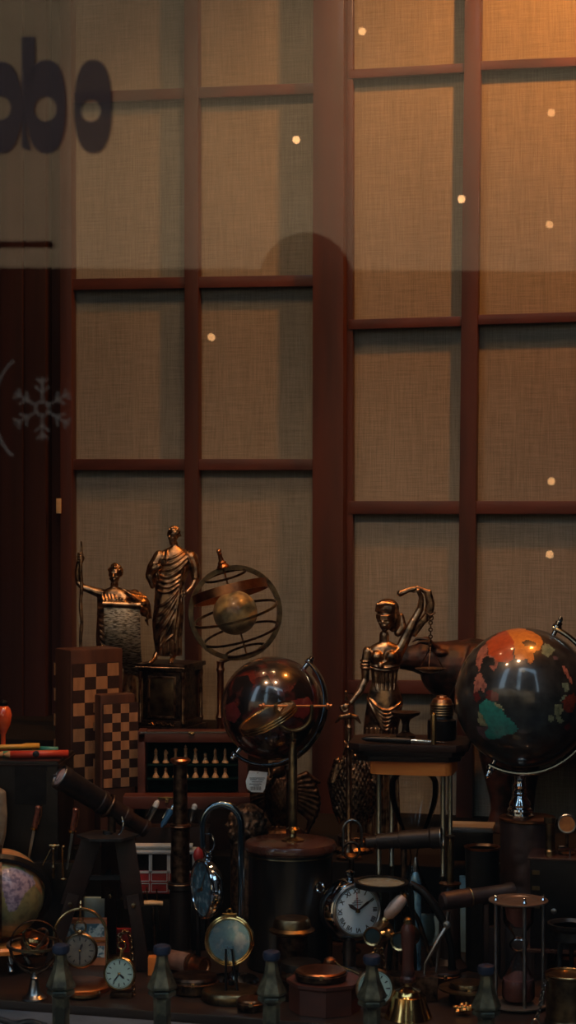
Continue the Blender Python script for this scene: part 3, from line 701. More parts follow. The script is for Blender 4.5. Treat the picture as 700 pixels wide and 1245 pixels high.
P = [(1, [(190, 240), (205, 205), (225, 182), (248, 165), (240, 215), (275, 222), (284, 255), (262, 292), (235, 246), (208, 262), (196, 295), (186, 270)]), (1, [(176, 330), (200, 300), (214, 330), (226, 352), (214, 400), (200, 372), (190, 392), (170, 420), (168, 380)]),
     (2, [(245, 165), (272, 143), (310, 122), (350, 108), (374, 150), (362, 190), (352, 234), (322, 250), (300, 243), (280, 246), (262, 222), (246, 215)]),
     (3, [(348, 108), (375, 100), (410, 96), (455, 103), (500, 126), (512, 150), (492, 190), (468, 194), (456, 205), (452, 244), (432, 252), (420, 226), (395, 236), (362, 225), (370, 150)]),
     (0, [(408, 152), (440, 142), (468, 152), (476, 170), (450, 172), (418, 172)]), (0, [(212, 238), (240, 222), (272, 236), (268, 262), (240, 262), (220, 262)]),
     (4, [(505, 175), (520, 160), (545, 165), (566, 192), (545, 210), (520, 222), (497, 205)]), (4, [(590, 345), (622, 345), (628, 380), (598, 388)]), (4, [(575, 428), (590, 405), (612, 398), (604, 420)]),
     (5, [(188, 455), (222, 428), (262, 440), (300, 475), (316, 502), (345, 530), (372, 562), (358, 588), (312, 598), (290, 622), (242, 628), (214, 592), (236, 560), (210, 520), (196, 492)]),
     (6, [(190, 486), (212, 520), (232, 556), (205, 566), (186, 535)]), (6, [(262, 436), (292, 450), (306, 474), (286, 470), (262, 450)]),
     (7, [(182, 566), (206, 566), (238, 560), (216, 592), (244, 630), (225, 632), (196, 606)]),
     (8, [(222, 424), (228, 385), (252, 378), (274, 396), (284, 430), (256, 432)]), (8, [(168, 400), (190, 392), (196, 425), (180, 448), (168, 430)]),
     (9, [(588, 432), (605, 412), (648, 394), (660, 430), (640, 492), (612, 488), (598, 470)]), (8, [(600, 560), (628, 540), (640, 568), (612, 580)]), (6, [(545, 452), (580, 440), (592, 470), (575, 500), (600, 530), (570, 540), (552, 500)]),
     (1, [(590, 262), (612, 270), (640, 330), (650, 352), (636, 352), (610, 300)]), (7, [(556, 215), (580, 222), (575, 236), (552, 230)]), (6, [(516, 500), (540, 495), (546, 520), (524, 530)])]
f = Fr(2.83); s = f.s; cen = f(637, 848, 0); rad = 84.5*s
st = thing('gemstone_globe', 'large black gemstone globe with orange, pink and teal inlaid countries on a chrome stand', 'globe', f(632, 992, 0))
part('globe_ball', ballmesh(cen, rad, [(a, Z5(b)) for a, b in P], 0), gm, st)
axd = Vector((.42, 0, .90)).normalized()
# chrome half-meridian, running round the right-hand side
g = G(); g.torus(cen, 91*s, 2, Vector((-.30, -1, 0)), a0=-150, a1=0, seg=60, flat=(3.5*s, 14*s), up=axd) if False else None
def meridian(g, cen, rad, axis, side, wid, th, a0=0, a1=180, seg=60):
    side = (side-axis*side.dot(axis)).normalized(); nrm = axis.cross(side); rings = []
    for i in range(seg+1):
        a = R(a0+(a1-a0)*i/seg); d = axis*math.cos(a)+side*math.sin(a)
        rings.append([cen+d*(rad+math.cos(t)*th/2)+nrm*math.sin(t)*wid/2 for t in [2*math.pi*q/14 for q in range(14)]])
    g.loft(rings)
g = G(); meridian(g, cen, 92*s, axd, Vector((1, -.42, 0)), 12*s, 6.5*s, -2, 182); part('meridian_arm', g, blue_chrome, st)
for sg in (-1, 1):
    g = G(); p = cen+axd*sg*84*s; g.lathe([(3*s, 0), (3*s, 8*s), (6*s, 9*s), (6*s, 12*s), (4.4*s, 14*s), (4.6*s, 17*s), (2.6*s, 18*s), (3.2*s, 21*s), (1.5*s, 24*s), (.3*s, 24.5*s)], p, axd*sg, 20); part('axis_knob', g, chrome, st)
g = G(); yb0 = 992; hz = 54*s
g.lathe([(17*s, 0), (17.5*s, 2*s), (14*s, 4*s), (15.5*s, 7*s), (15*s, 9*s), (12.5*s, 11*s), (13.5*s, 14*s), (12.5*s, 17*s), (9*s, 22*s), (7.5*s, 25*s), (9.5*s, 28*s), (8*s, 31*s), (6.2*s, 33*s), (8.2*s, 37*s), (6.5*s, 41*s), (6.5*s, 46*s), (8.2*s, 50*s), (7*s, 55*s)], f(632, yb0, 0), seg=40)
part('stand', g, chrome, st)

f = Fr(2.92); s = f.s; cen = f(331, 861, 0); rad = 63*s
st = thing('dark_marble_globe', 'black and maroon stone globe on a tilted chrome meridian with a price tag hanging below', 'globe', Vector((cen.x, 2.92, .0005)))
st_dark = st
marb = mat('maroon_black_stone', (.085, .022, .016), 0, .25, (.010, .008, .008), 38, 9, ramp=(.48, .62), coat=1.0)
pz = lambda pts: [((240+a/3.5-331)/63, (760+b/3.5-861)/63) for a, b in pts]
part('globe_ball', ballmesh(cen, rad, [(1, pz([(235, 165), (330, 150), (400, 170), (430, 220), (390, 270), (330, 250), (300, 200), (250, 210)])), (1, pz([(160, 215), (215, 200), (240, 240), (215, 280), (180, 300), (150, 260)])), (2, pz([(400, 300), (470, 290), (500, 340), (450, 380), (400, 360)])), (2, pz([(120, 330), (160, 310), (190, 360), (160, 400), (125, 390)]))], 0), [mat('black_red_stone', (.10, .018, .012), 0, .22, (.007, .006, .006), 34, 10, ramp=(.50, .66), coat=1.0), marb, gm[8]], st)
axd = Vector((.62, 0, .78)).normalized()
axd = (f(371, 800, 0)-f(281, 913, 0)).normalized()
g = G(); meridian(g, cen, 71*s, axd, Vector((1, -.5, 0)), 12*s, 5*s, -2, 182); part('meridian_arm', g, blue_chrome, st)
for sg in (-1, 1):
    g = G(); p = cen+axd*sg*63*s; g.lathe([(3*s, 0), (3*s, 6*s), (5*s, 7*s), (5*s, 11*s), (3.4*s, 13*s), (3.6*s, 15*s), (1.6*s, 17*s), (.3*s, 18*s)], p, axd*sg, 20); part('axis_knob', g, chrome, st)
g = G(); bz = .0005; bb = Vector((f(352, 0).x, 2.92, bz)); top = cen.z-70*s-bz
g.lathe([(26*s, 0), (26*s, 4*s), (14*s, 8*s), (6*s, 14*s), (8*s, 22*s), (5*s, 30*s), (4*s, top-10*s), (7*s, top-4*s), (6*s, top+1*s)], bb, seg=32); part('stand', g, bronze_dark, st)
f2 = Fr(2.88); s = f2.s
st = thing('price_tag', 'pale blue paper price tag with a small barcode hanging from the dark globe', 'tag', f2(311, 938, 0))
g = G(); rt = (f2(325, 939, 0)-f2(303, 936, 0)).normalized(); up = Z-rt*Z.dot(rt); up.normalize()
tp = [(303, 937), (304, 937), (325.5, 939), (322, 959), (319.5, 963.5), (306, 963), (300, 959), (298.5, 950)]
g.prism([f2(a, b) for a, b in tp], (0, .0006, 0)); part('card', g, paper, st)
g = G()
def tline(x0, y, x1, h=.7): g.box((f2(x0, y, -.3)+f2(x1, y+(x1-x0)*.1, -.3))/2, ((x1-x0)*s, .0003, h*s))
for y, a, b in ((945, 303, 322), (947.4, 304, 312), (947.6, 314, 321), (950, 306, 319), (952.4, 303, 318), (954.8, 308, 315)): tline(a, y, b)
for k in range(12): g.box(f2(304+k*1.15, 958.5, -.3), ((.3+.4*(k*7 % 3)/2)*s, .0003, 4.2*s))
part('print', g, ink, st)
g = G(); g.tube([f2(313, 940.5, -.5), f2(316, 934, 2), f2(321, 928, 8)], .35*s, 5); part('string', g, ink, st)

# antique globe cut by the left edge
f = Fr(2.78); s = f.s; cen = f(0, 1086, 0); rad = 54*s
st = thing('antique_map_globe', 'antique coloured map globe in a dark wooden ring stand at the left edge', 'globe', Vector((cen.x, 2.78, .0005)))
am = lambda n, c, c2, sc=90: mat(n, c, 0, .4, c2, sc, 8, coat=.4, ramp=(.38, .55))
pa = lambda pts: [((a/6.364-0)/54, (960+b/6.364-1086)/54) for a, b in pts]
part('globe_ball', ballmesh(cen, rad, [(2, pa([(-300, 430), (60, 440), (200, 490), (330, 640), (335, 800), (290, 700), (200, 570), (60, 540), (-300, 540)])), (1, pa([(50, 575), (120, 560), (200, 590), (270, 640), (295, 700), (220, 760), (190, 830), (160, 880), (115, 885), (90, 800), (60, 680)])),
     (3, pa([(-200, 560), (28, 560), (28, 1000), (-200, 1000)])), (1, pa([(-60, 640), (20, 630), (25, 700), (-10, 720)]))], 0),
     [am('olive_sea', (.24, .23, .10), (.15, .15, .07)), am('lilac_land', (.34, .28, .34), (.12, .10, .16), 160), am('orange_rim_land', (.50, .24, .09), (.36, .15, .05)), am('teal_sea', (.16, .34, .28), (.10, .24, .20))], st)
g = G(); g.torus(cen, 60*s, 2, (.05, -.82, -.57), seg=90, flat=(6*s, 8*s)); part('horizon_ring', g, black, st)
g = G(); g.torus(cen, 57*s, 2, Vector((1, .14, 0)), seg=90, flat=(3*s, 5*s)); part('meridian_ring', g, bronze_dark, st)
b0 = Vector((cen.x, cen.y, 0)); zd = f(0, 1149).z
g = G(); g.lathe([(40*s, zd-4*s), (46*s, zd-3*s), (47*s, zd+2*s), (44*s, zd+5*s), (12*s, zd+6*s)], b0, seg=48); part('base_plate', g, orangewood, st)
for a in (-60, 20, 140, 220):
    dx, dy = math.cos(R(a)), math.sin(R(a))
    g = G(); g.tube([b0+Vector((dx*q*s, dy*q*s, z)) for q, z in ((20, zd-2*s), (32, zd-6*s), (36, zd*.5), (30, .016), (36, .0045))], [3.5*s, 3.5*s, 3*s, 3*s, 4*s], 10); part('leg', g, steel, st)

# ================================================================ CHESS THINGS
def checker(x, y, nx, ny, org, ex, ez, cell, out, g, ph=0):
    for i in range(nx):
        for j in range(ny):
            if (i+j+ph) % 2: continue
            c = org+ex*(x+cell*(i+.5))-ez*(y+cell*(j+.5))+out
            a = [c+ex*sx_*cell*.5+ez*sz_*cell*.5 for sx_, sz_ in ((-1, -1), (1, -1), (1, 1), (-1, 1))]
            g.prism(a, out.normalized()*.0004)
def chessbox(lab, x0, x1, y0, y1, Dx, thick, rot, cell, zb, nx, ny, mx, my, ph):
    f = Fr(Dx); s = f.s; W = (x1-x0)*s; Hh = f(0, y0).z-zb
    M = Matrix.Rotation(R(rot), 3, 'Z'); ex = M @ Vector((1, 0, 0)); ey = M @ Vector((0, 1, 0))
    Wt = W/abs(ex.x); c = f((x0+x1)/2, y0, 0); c.z = zb+Hh/2; c += ey*thick*s/2
    st = thing('folding_chessboard', lab, 'chessboard', Vector((c.x, c.y, zb)))
    g = G(); g.box(c, (Wt, thick*s, Hh), M, .004); part('case', g, walnut, st)
    tl = c-ex*Wt/2-ey*(thick*s/2)+Z*Hh/2
    g = G(); g.prism([tl+ex*(mx-1.2)*s-Z*(my-1.2)*s, tl+ex*(mx-1.2+cell*nx+2.4)*s-Z*(my-1.2)*s, tl+ex*(mx-1.2+cell*nx+2.4)*s-Z*(my+cell*ny+1.2)*s, tl+ex*(mx-1.2)*s-Z*(my+cell*ny+1.2)*s], -ey*.0006); part('inlay_border', g, dark_sq, st)
    g = G(); checker(mx*s, my*s, nx, ny, tl-ey*.0006, ex, Z, cell*s, -ey*.0002, g, ph); part('dark_squares', g, dark_sq, st, 'dark rosewood squares')
    g = G(); checker(mx*s, my*s, nx, ny, tl-ey*.0006, ex, Z, cell*s, -ey*.0002, g, ph+1); part('light_squares', g, light_sq, st, 'light maple squares')
    # inlaid edge on the side
    sc = c-ex*(Wt/2)+ey*thick*s*.48
    for k in range(0, ny, 2):
        g = G(); g.box(sc+Z*(Hh/2-(my+cell*(k+.5))*s)-ex*.0003, (.0008, 3*s, cell*s*.96), M); part('edge_inlay', g, light_sq, st)
    return st
chessbox('tall walnut folding chessboard standing upright behind a smaller one', 88, 148, 789, 0, 3.10, 44, 33, 15.5, .1205, 4, 10, 3, 18, 0)
chessbox('small walnut chessboard with fine squares leaning before the taller board', 123, 164, 844, 0, 3.065, 20, 28, 11.2, .1205, 4, 9, 4, 12, 1)
f = Fr(3.05); s = f.s
zc_b = .1205
st = thing('chess_case', 'open mahogany chess case lined with green velvet, its lid down in front', 'case', Vector((f(232, 0).x, 3.05, zc_b)))
g = G(); Zt = f(0, 889).z; xl, xr = 168, 300
yb1 = f.zpx(zc_b)
g.box((f(xl+4, 889)+f(xl+4, yb1))/2+Vector((0, .02, 0)), (9*s, .045, Zt-zc_b), bev=.001); g.box((f(xr-5, 889)+f(xr-5, yb1))/2+Vector((0, .02, 0)), (11*s, .045, Zt-zc_b), bev=.001)
g.box(f((xl+xr)/2, 897)+Vector((0, .02, 0)), ((xr-xl)*s, .045, 11*s), bev=.001)
g.box((f((xl+xr)/2, 968)+f((xl+xr)/2, yb1))/2+Vector((0, .02, 0)), ((xr-xl)*s, .045, f(0, 966).z-zc_b), bev=.001)
g.box((f((xl+xr)/2, 889)+f((xl+xr)/2, yb1))/2+Vector((0, .043, 0)), ((xr-xl-4)*s, .004, Zt-zc_b-.004))
part('frame', g, mahog_h, st)
g = G(); g.box((f((xl+xr)/2, 903)+f((xl+xr)/2, 966))/2+Vector((0, .039, 0)), ((xr-xl-20)*s, .004, 63*s))
for y in (931.5, 948.5): g.box(f((xl+xr)/2, y)+Vector((0, .024, 0)), ((xr-xl-20)*s, .026, 2*s))
part('velvet_lining', g, velvet, st)
g = G(); g.box(f((xl+xr)/2-6, 971)+Vector((0, -.0212, 0)), ((xr-xl+20)*s, .040, 15*s), bev=.0015); part('lid', g, mahog_h, st)
g = G(); g.box(f(234, 890.2, -1.5), (126*s, .003, 1.6*s)); part('edge_strip', g, steel, st)
g = G(); g.box(f(205, 965)+Vector((0, -.0425, 0)), (22*s, .002, 2.6*s), bev=.0003); g.box(f(205, 968)+Vector((0, -.0425, 0)), (4*s, .003, 5*s), bev=.0003); part('latch', g, brass, st)
g = G(); g.box(f(233, 891.5, -3), (7*s, .003, 4*s), bev=.0005); g.ell(f(233, 892, -5), 1.6*s, u=8, v=6); part('clasp', g, brass, st)
# pieces
def chessman(kind, name, x, y, lab):
    h = {'pawn': 12.5, 'rook': 17.5, 'knight': 16.5, 'bishop': 18, 'queen': 18, 'king': 21}[kind]
    k = h/18*s; base = f(x, y)+Vector((0, .018, 0)); r0 = 4.1*s
    g = G(); pr = [(r0, 0), (r0, 1.6*s), (r0*.72, 3*s), (r0*.45, h*.45*s), (r0*.36, h*.58*s), (r0*.62, h*.62*s), (r0*.34, h*.66*s)]
    if kind == 'pawn': g.lathe(pr+[(r0*.2, h*.7*s)], base, seg=16); g.ell(base+Z*h*.83*s, 2.0*s, u=12, v=8)
    elif kind == 'rook': g.lathe(pr[:5]+[(r0*.4, h*.78*s), (r0*.62, h*.84*s), (r0*.62, h*s), (r0*.4, h*s), (r0*.4, h*.94*s)], base, seg=16)
    elif kind == 'bishop': g.lathe(pr+[(r0*.5, h*.75*s), (r0*.46, h*.84*s), (r0*.2, h*.95*s), (r0*.05, h*s)], base, seg=16)
    elif kind == 'queen': g.lathe(pr+[(r0*.42, h*.82*s), (r0*.6, h*.92*s), (r0*.3, h*.94*s)], base, seg=16); g.ell(base+Z*h*.97*s, 1.1*s, u=8, v=6)
    elif kind == 'king':
        g.lathe(pr+[(r0*.5, h*.8*s), (r0*.5, h*.86*s), (r0*.2, h*.88*s)], base, seg=16); g.box(base+Z*h*.95*s, (.9*s, .9*s, 3.6*s)); g.box(base+Z*h*.96*s, (2.6*s, .9*s, .9*s))
    else:
        g.lathe(pr[:4]+[(r0*.5, h*.5*s)], base, seg=16)
        hd = [(-1.6, .45), (-2.2, .66), (-1.9, .84), (-.6, 1.0), (.4, .98), (2.6, .80), (2.9, .70), (1.6, .68), (1.0, .6), (1.9, .45)]
        g.prism([base+Vector((a*s, -1.2*s, b*h*s)) for a, b in hd], (0, 2.4*s, 0), .0004)
    single(name, g, boxwood, lab, 'chess piece', 'chessmen in the open case')
names = ['rook', 'knight', 'bishop', 'king', 'queen', 'pawn', 'knight', 'bishop']
ords = ['first', 'second', 'third', 'fourth', 'fifth', 'sixth', 'seventh', 'eighth']
for i in range(8):
    nm = ['bishop', 'knight', 'rook', 'king', 'queen', 'pawn', 'bishop', 'bishop'][i]
    chessman(nm, nm, 188.5+12.1*i, 929.5, 'pale boxwood chess %s, %s from the left in the upper row of the case' % (nm, ords[i]))
for i in range(8): chessman('pawn', 'pawn', 188.5+12.1*i, 947.5, 'pale boxwood chess pawn, %s from the left in the lower row of the case' % ords[i])
#PART3
# ================================================================ MAGNIFIER ON A ROUND DRUM BOX
f = Fr(2.80); s = f.s
zt_ = .178; bx_ = Vector((f(353, 0).x, 2.80, .0005))
st = thing('round_drum_box', 'large round dark lacquered wooden box with a polished brown lid, magnifier standing on it', 'box', bx_)
g = G(); g.lathe([(52*s, 0), (53*s, 3*s), (51*s, 6*s), (51*s, zt_-.02), (50*s, zt_-.013)], bx_, seg=64); part('body', g, black, st)
lid_m = mat('polished_lid', (.06, .024, .016), 0, .25, (.028, .012, .009), 30, 6, coat=.4)
g = G(); g.lathe([(54*s, zt_-.014), (56*s, zt_-.011), (56*s, zt_-.006), (54*s, zt_-.002), (50*s, zt_-.0006), (0, zt_-.0005)], bx_, seg=64); part('lid', g, lid_m, st)
g = G(); g.torus(bx_+Z*(zt_-.019), 51.5*s, .8*s, seg=64, rs=6); part('brass_band', g, brass_old, st)
b0 = Vector((f(356, 0).x, 2.80, zt_))
st = thing('stand_magnifier', 'brass magnifying glass swung in a U-shaped fork on a tall brass pole', 'magnifier', b0)
ph = f(0, 889).z-zt_
g = G(); g.lathe([(14*s, 0), (14*s, 1.5*s), (9*s, 3.5*s), (5*s, 5*s), (4*s, 8*s), (6*s, 11*s), (9*s, 14*s), (5*s, 17*s)], b0, seg=32); part('base', g, brass, st)
g = G(); g.lathe([(5*s, 16*s), (5.2*s, 20*s), (5.2*s, ph-26*s), (4.4*s, ph-24*s), (4.2*s, ph-14*s), (3.2*s, ph-13*s), (3.8*s, ph-10*s), (2.8*s, ph-9*s), (3.6*s, ph-5*s), (2.6*s, ph-2*s), (3.2*s, ph)], b0, seg=24); part('pole', g, brass_old, st)
g = G(); fk = [f(357+22*math.cos(R(a)), 866+22*-math.sin(R(a)), 0) for a in range(180, 361, 12)]
fk = [f(335, 857, 0)]+fk+[f(379, 857, 0)]; g.tube(fk, 2.6*s, 10); part('fork', g, brass_old, st)
g = G(); g.tube([f(318, 858.5, 0), f(398, 858.5, 0)], 1.5*s, 10)
g.lathe([(1.5*s, 0), (4*s, 1*s), (4*s, 3*s), (2.4*s, 4*s), (3*s, 7*s), (.5*s, 8*s)], f(396, 858.5), (1, 0, 0), 14); g.lathe([(1.5*s, 0), (4*s, 1*s), (4*s, 3*s), (2.4*s, 4*s), (2.6*s, 7*s), (.5*s, 8*s)], f(322, 858.5), (-1, 0, 0), 14)
part('crossbar', g, copper, st)
ln_n = Vector((.46, .05, .88)).normalized(); ln_n = Vector((-.42, -.16, .89)).normalized(); lc = f(326, 873, -4)
g = G()
for k in (-3.2, 0, 3.2): g.torus(lc+ln_n*k*s, 36*s, 1.7*s, ln_n, seg=64, rs=8)
g.lathe([(35*s, -3.5*s), (36*s, -3.5*s), (36*s, 3.5*s), (35*s, 3.5*s)], lc, ln_n, 64); part('lens_ring', g, brass, st)
g = G(); g.lathe([(.5*s, -3*s), (20*s, -2*s), (34*s, -.5*s), (34*s, .5*s), (20*s, 2*s), (.5*s, 3*s)], lc, ln_n, 48); part('lens', g, clear, st)
g = G(); g.tube([lc+ln_n.cross(Vector((0, 1, 0))).normalized()*-33*s, f(357, 858, 0)], [3.5*s, 2.6*s], 10); part('hinge', g, copper, st)

# ================================================================ EAGLES AND OWL (dark feathered figures)
def feather_rows(g, f, cx, cy, w, h, d, rows, cols, r):
    for j in range(rows):
        for i in range(cols):
            u = (i+.5*(j % 2)-cols/2+.25)/cols*2; x = cx+w*u*.95; y = cy-h+2*h*j/rows
            q = 1-u*u*.9-((y-cy)/h)**2*.6
            if q < .05: continue
            g.ell(f(x, y, d-math.sqrt(q)*w*.9), (r*.6*f.s, r*.4*f.s, r*f.s), u=8, v=6)
f = Fr(3.03); s = f.s; zb = .1205
st = thing('owl_figure', 'dark feathered owl figure standing left of the tall hourglass', 'figurine', Vector((f(428, 0).x, 3.03, zb)))
g = G(); yb = f.zpx(zb)
g.ell(f(430, 958, 0), (26*s, 20*s, 42*s)); g.ell(f(431, 918, -2), (15*s, 14*s, 17*s)); feather_rows(g, f, 430, 960, 24, 38, 0, 16, 10, 4.5)
g.lathe([(24*s, 0), (25*s, 4*s), (20*s, 8*s), (20*s, 20*s)], f(430, yb, 0), seg=24); owlm = mat('owl_bronze', (.34, .24, .16), 1, .36, (.05, .035, .025), 200, 6, .4, 300, ramp=(.42, .6))
for q in (-1, 1):
    limb(g, f, [(430+q*20, 925, -3, 5), (430+q*25, 950, -4, 8), (430+q*21, 985, -2, 5), (430+q*17, 1000, 0, 2)])
    g.torus(f(431+q*6, 915, -15), 4.5*s, 1.3*s, (0, -1, 0), seg=18, rs=6); g.ell(f(431+q*6, 915, -15), 2.2*s, u=8, v=6); limb(g, f, [(431+q*8, 907, -8, 2.5), (431+q*13, 900, -6, 1)])
    for k in range(3): limb(g, f, [(430+q*8+k*3-3, yb-18, -14, 2), (430+q*8+k*3-3, yb-14, -18, 1.4)], 6)
limb(g, f, [(431, 917, -16, 1.8), (431, 923, -19, 1)]); 
for k in range(9): limb(g, f, [(419+k*3, 924+abs(k-4)*-.8, -12, 1.4), (419+k*3, 933, -16, 1.2)], 6)
sculpt('body', g, owlm, st, .001, 1)
for (cx_, zb_, sc_, lab, dd, nm) in ((345, .1205, 1.0, 'dark carved eagle with spread wings behind the round drum box', 3.15, 'eagle_figure'),):
    f = Fr(dd); s = f.s; yb = f.zpx(zb_)
    st = thing(nm, lab, 'figurine', Vector((f(cx_, 0).x, dd, zb_)))
    g = G(); g.ell(f(342, 972, 0), (20*s, 16*s, 32*s)); g.ell(f(338, 934, -6), (11*s, 12*s, 11*s)); limb(g, f, [(333, 936, -15, 4), (329, 942, -18, 1.5)])
    feather_rows(g, f, 342, 974, 19, 30, 0, 14, 8, 4.5)
    for q in (-1, 1):
        for k in range(9):
            a = k/8; limb(g, f, [(342+q*12, 950+k*3, 2, 5), (342+q*(30+14*math.sin(a*2.6)), 942+k*7, 3, 4.6), (342+q*(46-18*a), 952+k*8.5, 4, 2.4)], 8)
        limb(g, f, [(342+q*8, 998, -2, 5), (342+q*9, yb-12, -4, 3)])
    g.lathe([(30*s, 0), (31*s, 5*s), (24*s, 12*s), (18*s, 15*s)], f(342, yb, 0), seg=24)
    sculpt('body', g, bronze_dark, st, .0015, 1)
f = Fr(2.92); s = f.s; yb = f.zpx(.0005)
st = thing('lion_head_figure', 'rough dark curly animal head figure behind the chrome hoop', 'figurine', Vector((f(298, 0).x, 2.92, .0005)))
g = G(); g.ell(f(300, 1002, 0), (24*s, 20*s, 26*s)); g.ell(f(296, 1012, -16), (9*s, 9*s, 8*s)); rr_ = random.Random(4)
for k in range(150):
    a, e = rr_.uniform(0, 2*math.pi), rr_.uniform(-1, 1); q = math.sqrt(1-e*e); p = f(300+23*q*math.cos(a), 1002-25*e, -abs(19*q*math.sin(a)))
    g.tube([p, p+Vector((rr_.uniform(-3, 3), -1.5, -rr_.uniform(1, 5)))*s, p+Vector((rr_.uniform(-4, 4), -1, -rr_.uniform(4, 9)))*s], [2.2*s, 2.4*s, .9*s], 6)
g.lathe([(20*s, 0), (20*s, yb*s-1022*s)], f(300, yb, 2), seg=20)
sculpt('head', g, mat('old_bronze_fur', (.28, .17, .10), .8, .5, (.035, .024, .018), 120, 6, .5, 200, ramp=(.4, .7)), st, .0013, 1)
# bronze bird-topped finial
f = Fr(2.99); s = f.s
st = thing('bird_finial_stand', 'small pale bronze bird-shaped finial on a thin ribbed stem left of the black tray', 'finial', Vector((f(424, 0).x, 2.97, .1205)))
f = Fr(2.97); s = f.s; yb = f.zpx(.1205)
g = G(); limb(g, f, [(408, 878, 0, 1.2), (414, 872, 0, 3), (424, 870, -1, 4), (433, 872, 0, 3), (438, 879, 0, 1)]); limb(g, f, [(424, 872, 0, 3.5), (424, 882, 0, 3.2)]); sculpt('bird_head', g, bronze, st, .0009, 1)
g = G(); g.lathe([(15*s, 0), (15*s, 3*s), (6*s, 8*s), (3.2*s, 14*s), (3.6*s, (yb-912)*s), (6*s, (yb-908)*s), (3.4*s, (yb-904)*s), (3.6*s, (yb-886)*s), (4.6*s, (yb-884)*s), (3.4*s, (yb-881)*s)], f(424, yb), seg=20); part('stem', g, bronze, st)

# ================================================================ TALL HOURGLASS UNDER THE BLACK TRAY
f = Fr(2.86); s = f.s; zt0 = .0005; ybase = f.zpx(zt0)
hx = 503
st = thing('tall_hourglass', 'tall hourglass with an orange wooden end plate and slim brass rods', 'hourglass', Vector((f(hx, 0).x, 2.86, zt0)))
RH = Matrix.Rotation(R(-12), 3, 'Z'); c0 = Vector((f(hx, 0).x, 2.86, 0)); ex, ey = RH @ Vector((1, 0, 0)), RH @ Vector((0, 1, 0))
def rrect(c, hx_, hy_, r, n=5):
    o = []
    for q, (sx_, sy_) in enumerate(((1, 1), (-1, 1), (-1, -1), (1, -1))):
        for k in range(n+1):
            a = R(q*90+90*k/n); o.append(c+ex*(sx_*(hx_-r)+r*math.cos(a))+ey*(sy_*(hy_-r)+r*math.sin(a)))
    return o
z1 = f(0, 938).z
g = G(); c = c0.copy(); c.z = z1; g.prism(rrect(c, 50*s, 34*s, 10*s), Z*17*s, 1.5*s); part('end_plate', g, orangewood, st, 'orange wooden top plate')
g = G(); c = c0.copy(); c.z = zt0; g.prism(rrect(c, 50*s, 34*s, 10*s), Z*16*s, 1.5*s); part('end_plate', g, walnut, st)
rodm = mat('pale_brass_rod', (.42, .42, .33), 1, .3, (.28, .28, .22), 60)
for qx, qy in ((-41, -25), (41, -25), (-33, 26), (43, 26)):
    p = c0+ex*qx*s*.95+ey*qy*s; p.z = 0; top = z1
    g = G(); g.lathe([(3*s, zt0+16*s), (3*s, top*.45), (3.7*s, top*.455), (3.7*s, top*.465), (3*s, top*.47), (3*s, top), ], p, seg=14); part('rod', g, rodm, st)
hb = (z1-zt0-16*s)/2; zm = zt0+16*s+hb
pr = []
for k in range(41):
    t = k/40; q = abs(t*2-1); r = 4+26*math.sin(min(1, q*1.25)*math.pi/2)**1.6
    if q > .85: r = 30*math.sqrt(max(.02, 1-((q-.85)/.15)**2*.55))
    pr.append((r*s, zt0+16*s+t*2*hb))
g = G(); g.lathe(pr, Vector((c0.x, c0.y, 0)), seg=48); part('glass_bulb', g, clear, st)
# long black tray on top
st2z = z1+17*s
st = thing('black_tray', 'long dark stepped tray with cut corners lying on the tall hourglass, desk things on it', 'tray', Vector((f(497, 0).x, 2.86, st2z)))
RH2 = Matrix.Rotation(R(-8), 3, 'Z'); ex, ey = RH2 @ Vector((1, 0, 0)), RH2 @ Vector((0, 1, 0)); c0 = Vector((f(499, 0).x, 2.86, 0))
def octo(hx_, hy_, k, z): return [c0+ex*a*s+ey*b*s+Z*z for a, b in ((-hx_+k, -hy_), (hx_-k, -hy_), (hx_, -hy_+k), (hx_, hy_-k), (hx_-k, hy_), (-hx_+k, hy_), (-hx_, hy_-k), (-hx_, -hy_+k))]
for i, (hx_, hy_, a, b) in enumerate(((62, 42, 0, 7), (67, 46, 7, 13), (72, 50, 13, 22))):
    g = G(); g.prism(octo(hx_, hy_, 14, st2z+a*s), Z*(b-a)*s, 1.2*s); part('tray_tier', g, walnut_d, st)
tz = st2z+22*s+.0004
f = Fr(2.80); s = f.s
# desk things on the tray
g = G(); p0, p1 = Vector((f(440, 0).x, 2.82, tz+5*s)), Vector((f(533, 0).x, 2.80, tz+2.5*s)); dv = (p1-p0).normalized(); L_ = (p1-p0).length
st = thing('fountain_pen', 'black pen with a silver ferrule lying across the black tray', 'pen', Vector((p0.x, p0.y, tz)))
g.lathe([(.8*s, 0), (3.2*s, 6*s), (4*s, 20*s), (4*s, L_*.64), (3*s, L_*.65)], p0, dv, 16); part('barrel', g, black, st)
g = G(); g.lathe([(3.2*s, L_*.64), (3*s, L_*.66), (2.6*s, L_*.88), (2.2*s, L_*.9)], p0, dv, 16); part('ferrule', g, chrome, st)
g = G(); g.lathe([(2*s, L_*.89), (1.8*s, L_*.95), (.3*s, L_*1.1)], p0, dv, 12); part('nib', g, black, st)
def onz(lab, name, cat, x, D, z, prof, m, sc=1, group=None, seg=32):
    ff = Fr(D); g = G(); g.lathe([(r*ff.s*sc, h*ff.s*sc) for r, h in prof], Vector((ff(x, 0).x, D, z)), seg=seg); return single(name, g, m, lab, cat, group)
onz('upright brass peg with a rounded top on the black tray', 'brass_peg', 'peg', 527, 2.80, tz, [(3.6, 0), (3.6, 34), (3, 37), (1, 38.5)], brass)
st = thing('brass_lantern', 'squat dark jar with a copper dome lid at the right end of the black tray', 'jar', Vector((f(541, 0).x, 2.86, tz)))
b0 = Vector((f(541, 0).x, 2.86, tz))
